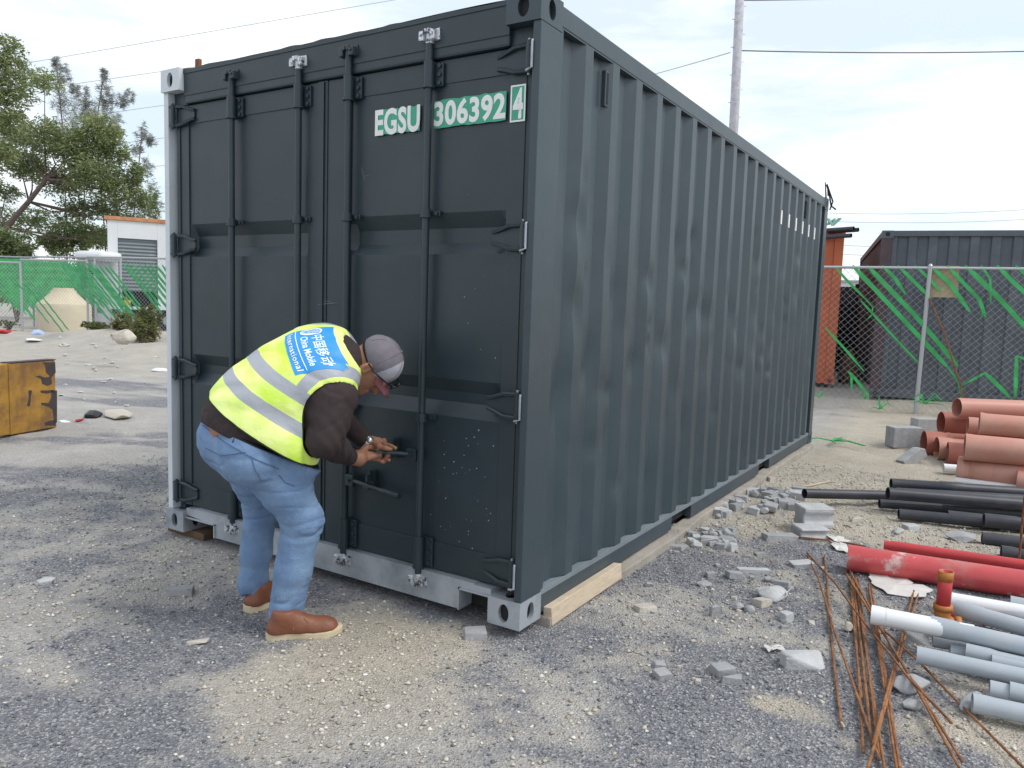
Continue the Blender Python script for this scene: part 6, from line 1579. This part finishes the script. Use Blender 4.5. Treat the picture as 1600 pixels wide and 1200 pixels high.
for L0, R0, ln, r, m, sk, lb in (
    ((1470, 935, .06), (1600, 958, .06), .60, .038, 'whitepipe', None, 'white pipe behind the orange elbow'),
    ((1578, 943, .07), (1640, 955, .07), 2.2, .036, 'greypipe', [(0, .05, .038)], 'grey pipe continuing beyond the white pipe by the elbow'),
    ((1510, 946, .045), (1600, 965, .045), 2.5, .035, 'greypipe', None, 'grey pipe lying against the white pipe'),
    ((1495, 951, .10), (1600, 981, .10), 2.5, .036, 'greypipe', [(0, .08, .040)], 'grey socket pipe just right of the orange elbow'),
    ((1361, 960, .13), (1459, 979, .13), .38, .038, 'whitepipe', [(0, .03, .041), (.05, .06, .040)], 'white pipe end reaching left over the rebars'),
    ((1454, 977, .13), (1600, 1010, .13), 2.6, .037, 'greypipe', [(0, .08, .041)], 'grey pipe joined onto the white pipe end over the rebars'),
    ((1514, 992, .12), (1600, 1012, .12), 2.4, .036, 'greypipe', [(0, .02, .040)], 'grey pipe in front of the pipe joined to the white end'),
    ((1455, 984, .06), (1600, 1010, .06), 2.6, .018, 'greypipe', None, 'thin grey pipe beneath the white ended pipe'),
    ((1457, 1000, .05), (1600, 1027, .05), 2.6, .024, 'greypipe', [(0, .05, .028), (.06, .12, .025)], 'thin grey pipe with dark ring end behind the long low pipe'),
    ((1484, 1018, .045), (1600, 1040, .045), 2.5, .026, 'greypipe', [(0, .08, .029)], 'short looking grey pipe end half hidden by the long low pipe'),
    ((1509, 1018, .08), (1600, 1039, .08), 2.5, .030, 'greypipe', [(0, .08, .034)], 'grey socket pipe above the long low pipe'),
    ((1549, 1033, .08), (1620, 1048, .08), 2.5, .026, 'greypipe', None, 'grey pipe right of the socket pipe at the edge'),
    ((1432, 1023, .085), (1600, 1058, .085), 2.8, .032, 'greypipe', [(0, .10, .034)], 'long low grey pipe spanning in front of the pile'),
    ((1546, 1077, .06), (1620, 1094, .06), 2.3, .030, 'greypipe', [(0, .05, .034)], 'grey pipe behind the lowest one at the picture edge'),
    ((1577, 1079, .075), (1640, 1094, .075), 2.3, .033, 'greypipe', None, 'thicker grey pipe end at the right picture edge'),
    ((1519, 1098, .05), (1600, 1115, .05), 2.4, .033, 'greypipe', [(0, .04, .035)], 'lowest grey pipe of the pile')):
    pipe('grey_pipe' if m == 'greypipe' else 'white_pipe', lb, gg_, L0, R0, ln, r, M[m], sk)
pipe('red_pipe', 'dark red pipe lying under the grey pipes right of the elbow', None, (1486, 958, .03), (1600, 985, .03), 2.2, .02, M['redpipe'])
# elbow fitting with a red stub
M['elbow'] = mat('orange_brown_fitting', (.42, .16, .035), .5, var=.15, scale=9)
pe = Vector(ax(1472, 963, 2, .09).tolist()); t = thing('elbow_fitting', 'orange brown elbow fitting standing upright with a red pipe stub', 'pipe elbow', pe)
dx = Vector((math.cos(YAW - .35), math.sin(YAW - .35), 0)); bm = NB()
path(bm, [(0, 0, .045), (0, 0, .01), (.008 * dx.x, .008 * dx.y, -.012), (.03 * dx.x, .03 * dx.y, -.028), tuple(dx * .055 + Vector((0, 0, -.03)))], [.034, .033, .032, .032, .033], 18); path(bm, [tuple(dx * .05 + Vector((0, 0, -.03))), tuple(dx * .075 + Vector((0, 0, -.03)))], .039, 18); cyl(bm, (0, 0, .03), (0, 0, .055), .039, n=18)
obj('elbow', bm, M['elbow'], t, True)
obj('pipe_stub', tube_bm((0, 0, .05), (0, 0, .205), .029, .003, 18), M['redpipe'], t, True); obj('collar', tube_bm((0, 0, .165), (0, 0, .207), .031, .004, 18), M['elbow'], t, True)
# ---- rebars
M['rebar'] = mat('rusty_rebar', (.30, .135, .055), .85, var=.3, scale=14, col2=(.17, .075, .04), c2pos=(.45, .6), bump=.5, bscale=180)
def rebar(pts, label, r=.0050, zs=None, m='rebar', grp='rusty rebar rods on the gravel'):
    q = []
    for i, (u, v) in enumerate(pts): q.append(Vector(ax(u, v, 2, (zs[i] if zs else .018)).tolist()))
    o = q[0].copy(); n = []
    for a, b in zip(q, q[1:]):
        for j in range(10): n.append(a + (b - a) * j / 10 - o)
    n.append(q[-1] - o); tag(obj('rebar_rod', path(NB(), n, r, 7), M[m], None, True, loc=o), label, 'rebar', grp)
ORD = ['second from the left', 'fourth from the left', 'sixth from the left', 'rightmost', 'fifth from the left', 'third from the left, short', 'leftmost']
for a, b in (((1331, 893), (1349, 1176)), ((1333, 905), (1362, 1165)), ((1336, 900), (1374, 1187)), ((1338, 915), (1384, 1215)), ((1341, 905), (1371, 1160)), ((1335, 925), (1357, 1110)), ((1329, 910), (1346, 1090))):
    m_ = ((a[0] + b[0]) / 2 + RND.uniform(-2, 2), (a[1] + b[1]) / 2); A_n = ORD.pop(0); rebar([a, m_, b], 'rusty rebar, %s in the middle bundle of near parallel rods' % A_n)
Bq = ['left rebar of the steep bundle below the white pipe end', 'right rebar of the steep bundle below the white pipe end', 'shorter middle rebar of the steep bundle below the white pipe end']
for a, b in (((1357, 912), (1403, 1215)), ((1359, 925), (1409, 1215)), ((1361, 915), (1404, 1190))): rebar([a, ((a[0] + b[0]) / 2 + RND.uniform(-1.5, 1.5), (a[1] + b[1]) / 2), b], Bq.pop(0), zs=(.02, .026, .02))
Cq = ['lower rebar of the bundle slanting down right over the rest', 'upper rebar of the bundle slanting down right over the rest', 'shortest rebar of the bundle slanting down right over the rest']
for a, b in (((1320, 894), (1498, 1198)), ((1323, 897), (1504, 1190)), ((1328, 893), (1487, 1130))): rebar([a, (1390, 1005), (1425, 1062), b], Cq.pop(0), zs=(.04, .05, .05, .03))
rebar([(1261, 864), (1304, 910), (1353, 976), (1397, 1030), (1422, 1062), (1487, 1129)], 'long rebar starting at the pale slab and ending right of the rounded block', zs=(.015, .04, .055, .06, .06, .03))
rebar([(1262, 868), (1280, 907), (1304, 987), (1349, 1115), (1374, 1187)], 'lone slanting rebar left of the middle bundle', zs=(.03,) * 5)
rebar([(1288, 868), (1294, 933), (1302, 1030), (1315, 1136)], 'leftmost rebar with a pale lump of mortar at its lower end', zs=(.012,) * 4)
rebar([(1371, 976), (1432, 1030), (1500, 1100), (1612, 1212)], 'dark thin rebar running out to the lower right corner', .0048, (.05, .03, .02, .02))
for a, b, c in (((1428, 923), (1412, 985), (1364, 1163)), ((1435, 928), (1417, 985), (1353, 1210))): rebar([a, b, c], '%s rebar crossing the bundles from upper right to lower left' % ('shorter' if c[0] > 1360 else 'longer'), zs=(.015, .03, .05))
p = on(1315, 1136); tag(obj('mortar_lump', rock_mesh((.012, .012, .014), 4), M['stone'], loc=(p.x, p.y, p.z + .008)), 'small lump of mortar stuck at the leftmost rebar end', 'mortar')
q = [ax(1597, 780, 2, .5), ax(1592, 900, 2, .02)]
bm = NB(); path(bm, [ax(1601, 775, 2, .45), ax(1592, 880, 2, .02)], .006, 6); tag(obj('rusty_rod', bm, M['rust']), 'thin rusty rod leaning over the black pipes at the right edge', 'rod')
# cable, film and sticks
bm = NB(); path(bm, [on(u, v, .012) for u, v in ((1412, 922), (1430, 915), (1455, 912), (1500, 915), (1560, 925))], .005, 6); tag(obj('black_cable', bm, M['cloth_dark']), 'thin black cable curving behind the orange elbow', 'cable')
bm = NB(); path(bm, [on(u, v, .012) for u, v in ((1248, 842), (1285, 846), (1322, 851), (1350, 856))], .006, 6); tag(obj('stick', bm, M['rust']), 'reddish brown stick lying behind the wrapped red pipe', 'stick')
bm = NB(); path(bm, [on(u, v, .012) for u, v in ((1240, 765), (1270, 760), (1297, 754))], .006, 5); tag(obj('stick', bm, M['wood']), 'pale stick on the tan dirt above the black pipe', 'stick')
def film(name, label, pts, m, seed):
    q = [on(u, v, .015) for u, v in pts]; c = sum(q, Vector()) / len(q); rr = random.Random(seed); bm = NB(); cv = bm.verts.new((0, 0, .004)); vs = []
    for a, b in zip(q, q[1:] + q[:1]):
        for j in range(4): p = a + (b - a) * j / 4 - c; vs.append(bm.verts.new(p + Vector((rr.uniform(-.012, .012), rr.uniform(-.012, .012), rr.uniform(-.006, .008)))))
    for a, b in zip(vs, vs[1:] + vs[:1]): bm.faces.new((a, b, cv))
    fixn(bm); bmesh.ops.solidify(bm, geom=bm.faces[:], thickness=.003); tag(obj(name, bm, m, loc=c), label, 'plastic film')
M['film'] = mat('dirty_white_film', (.62, .60, .57), .4, var=.1, scale=12)
film('plastic_film', 'white plastic film poking out of the wrapped red pipe end', [(1298, 850), (1320, 852), (1326, 866), (1302, 860)], M['film'], 1)
film('plastic_film', 'dirty white film scrap behind the wrapped red pipe', [(1285, 838), (1310, 842), (1330, 850), (1300, 850)], M['film'], 2)
film('plastic_film', 'small white chip left of the largest broken block', [(1196, 1016), (1218, 1014), (1217, 1020), (1198, 1020)], M['film'], 3)
film('plastic_film', 'grey white film sheet on the gravel under the wrapped red pipe', [(1358, 898), (1400, 905), (1455, 925), (1440, 938), (1390, 932), (1362, 915)], M['film'], 4)
# twisted wire on the far top corner of the container
pw = Vector((-.02, 6.0, B + 2.6)); bm = NB()
path(bm, [pw, pw + Vector((-.02, 0, .16)), pw + Vector((.03, .02, .02)), pw + Vector((.05, .03, -.08)), pw + Vector((.10, .03, -.12))], .009, 5); path(bm, [pw + Vector((.02, 0, .02)), pw + Vector((.0, 0, .14)), pw + Vector((.07, 0, -.04)), pw + Vector((.04, .03, -.12))], .008, 5)
tag(obj('twisted_wire', bm, M['cloth_dark']), 'twisted dark wire on the far top corner of the dark container', 'wire')
# far tree line closing the horizon
rn = random.Random(5)
def treeline(u0, u1, v, D0, hpx, label, seed, step=26):
    k = D0 / FPX; cl = []; c0_ = PD((u0 + u1) / 2, v, D0); bm = NB(); rr = random.Random(seed)
    n = int(abs(u1 - u0) / step)
    for i in range(n): 
        p = PD(u0 + (u1 - u0) * i / n, v, D0 + rr.uniform(-6, 6)); h = hpx * k * rr.uniform(.6, 1.1); cl.append((Vector((p.x, p.y, h * .45)) - Vector((c0_.x, c0_.y, 0)), (step * k * 1.1, step * k * 1.1, h * .55), 380, rr.uniform(.15, .4)))
    o = obj('wood', leaf_mesh('wood', cl, seed, .6, 2.0), M['leaf'], loc=(c0_.x, c0_.y, 0)); tag(o, label, 'wood', kind='stuff')
treeline(-500, 262, 455, 75, 55, 'far off wood behind the left fence', 3)
treeline(1290, 2200, 492, 90, 26, 'far off wood beyond the stored containers', 4)
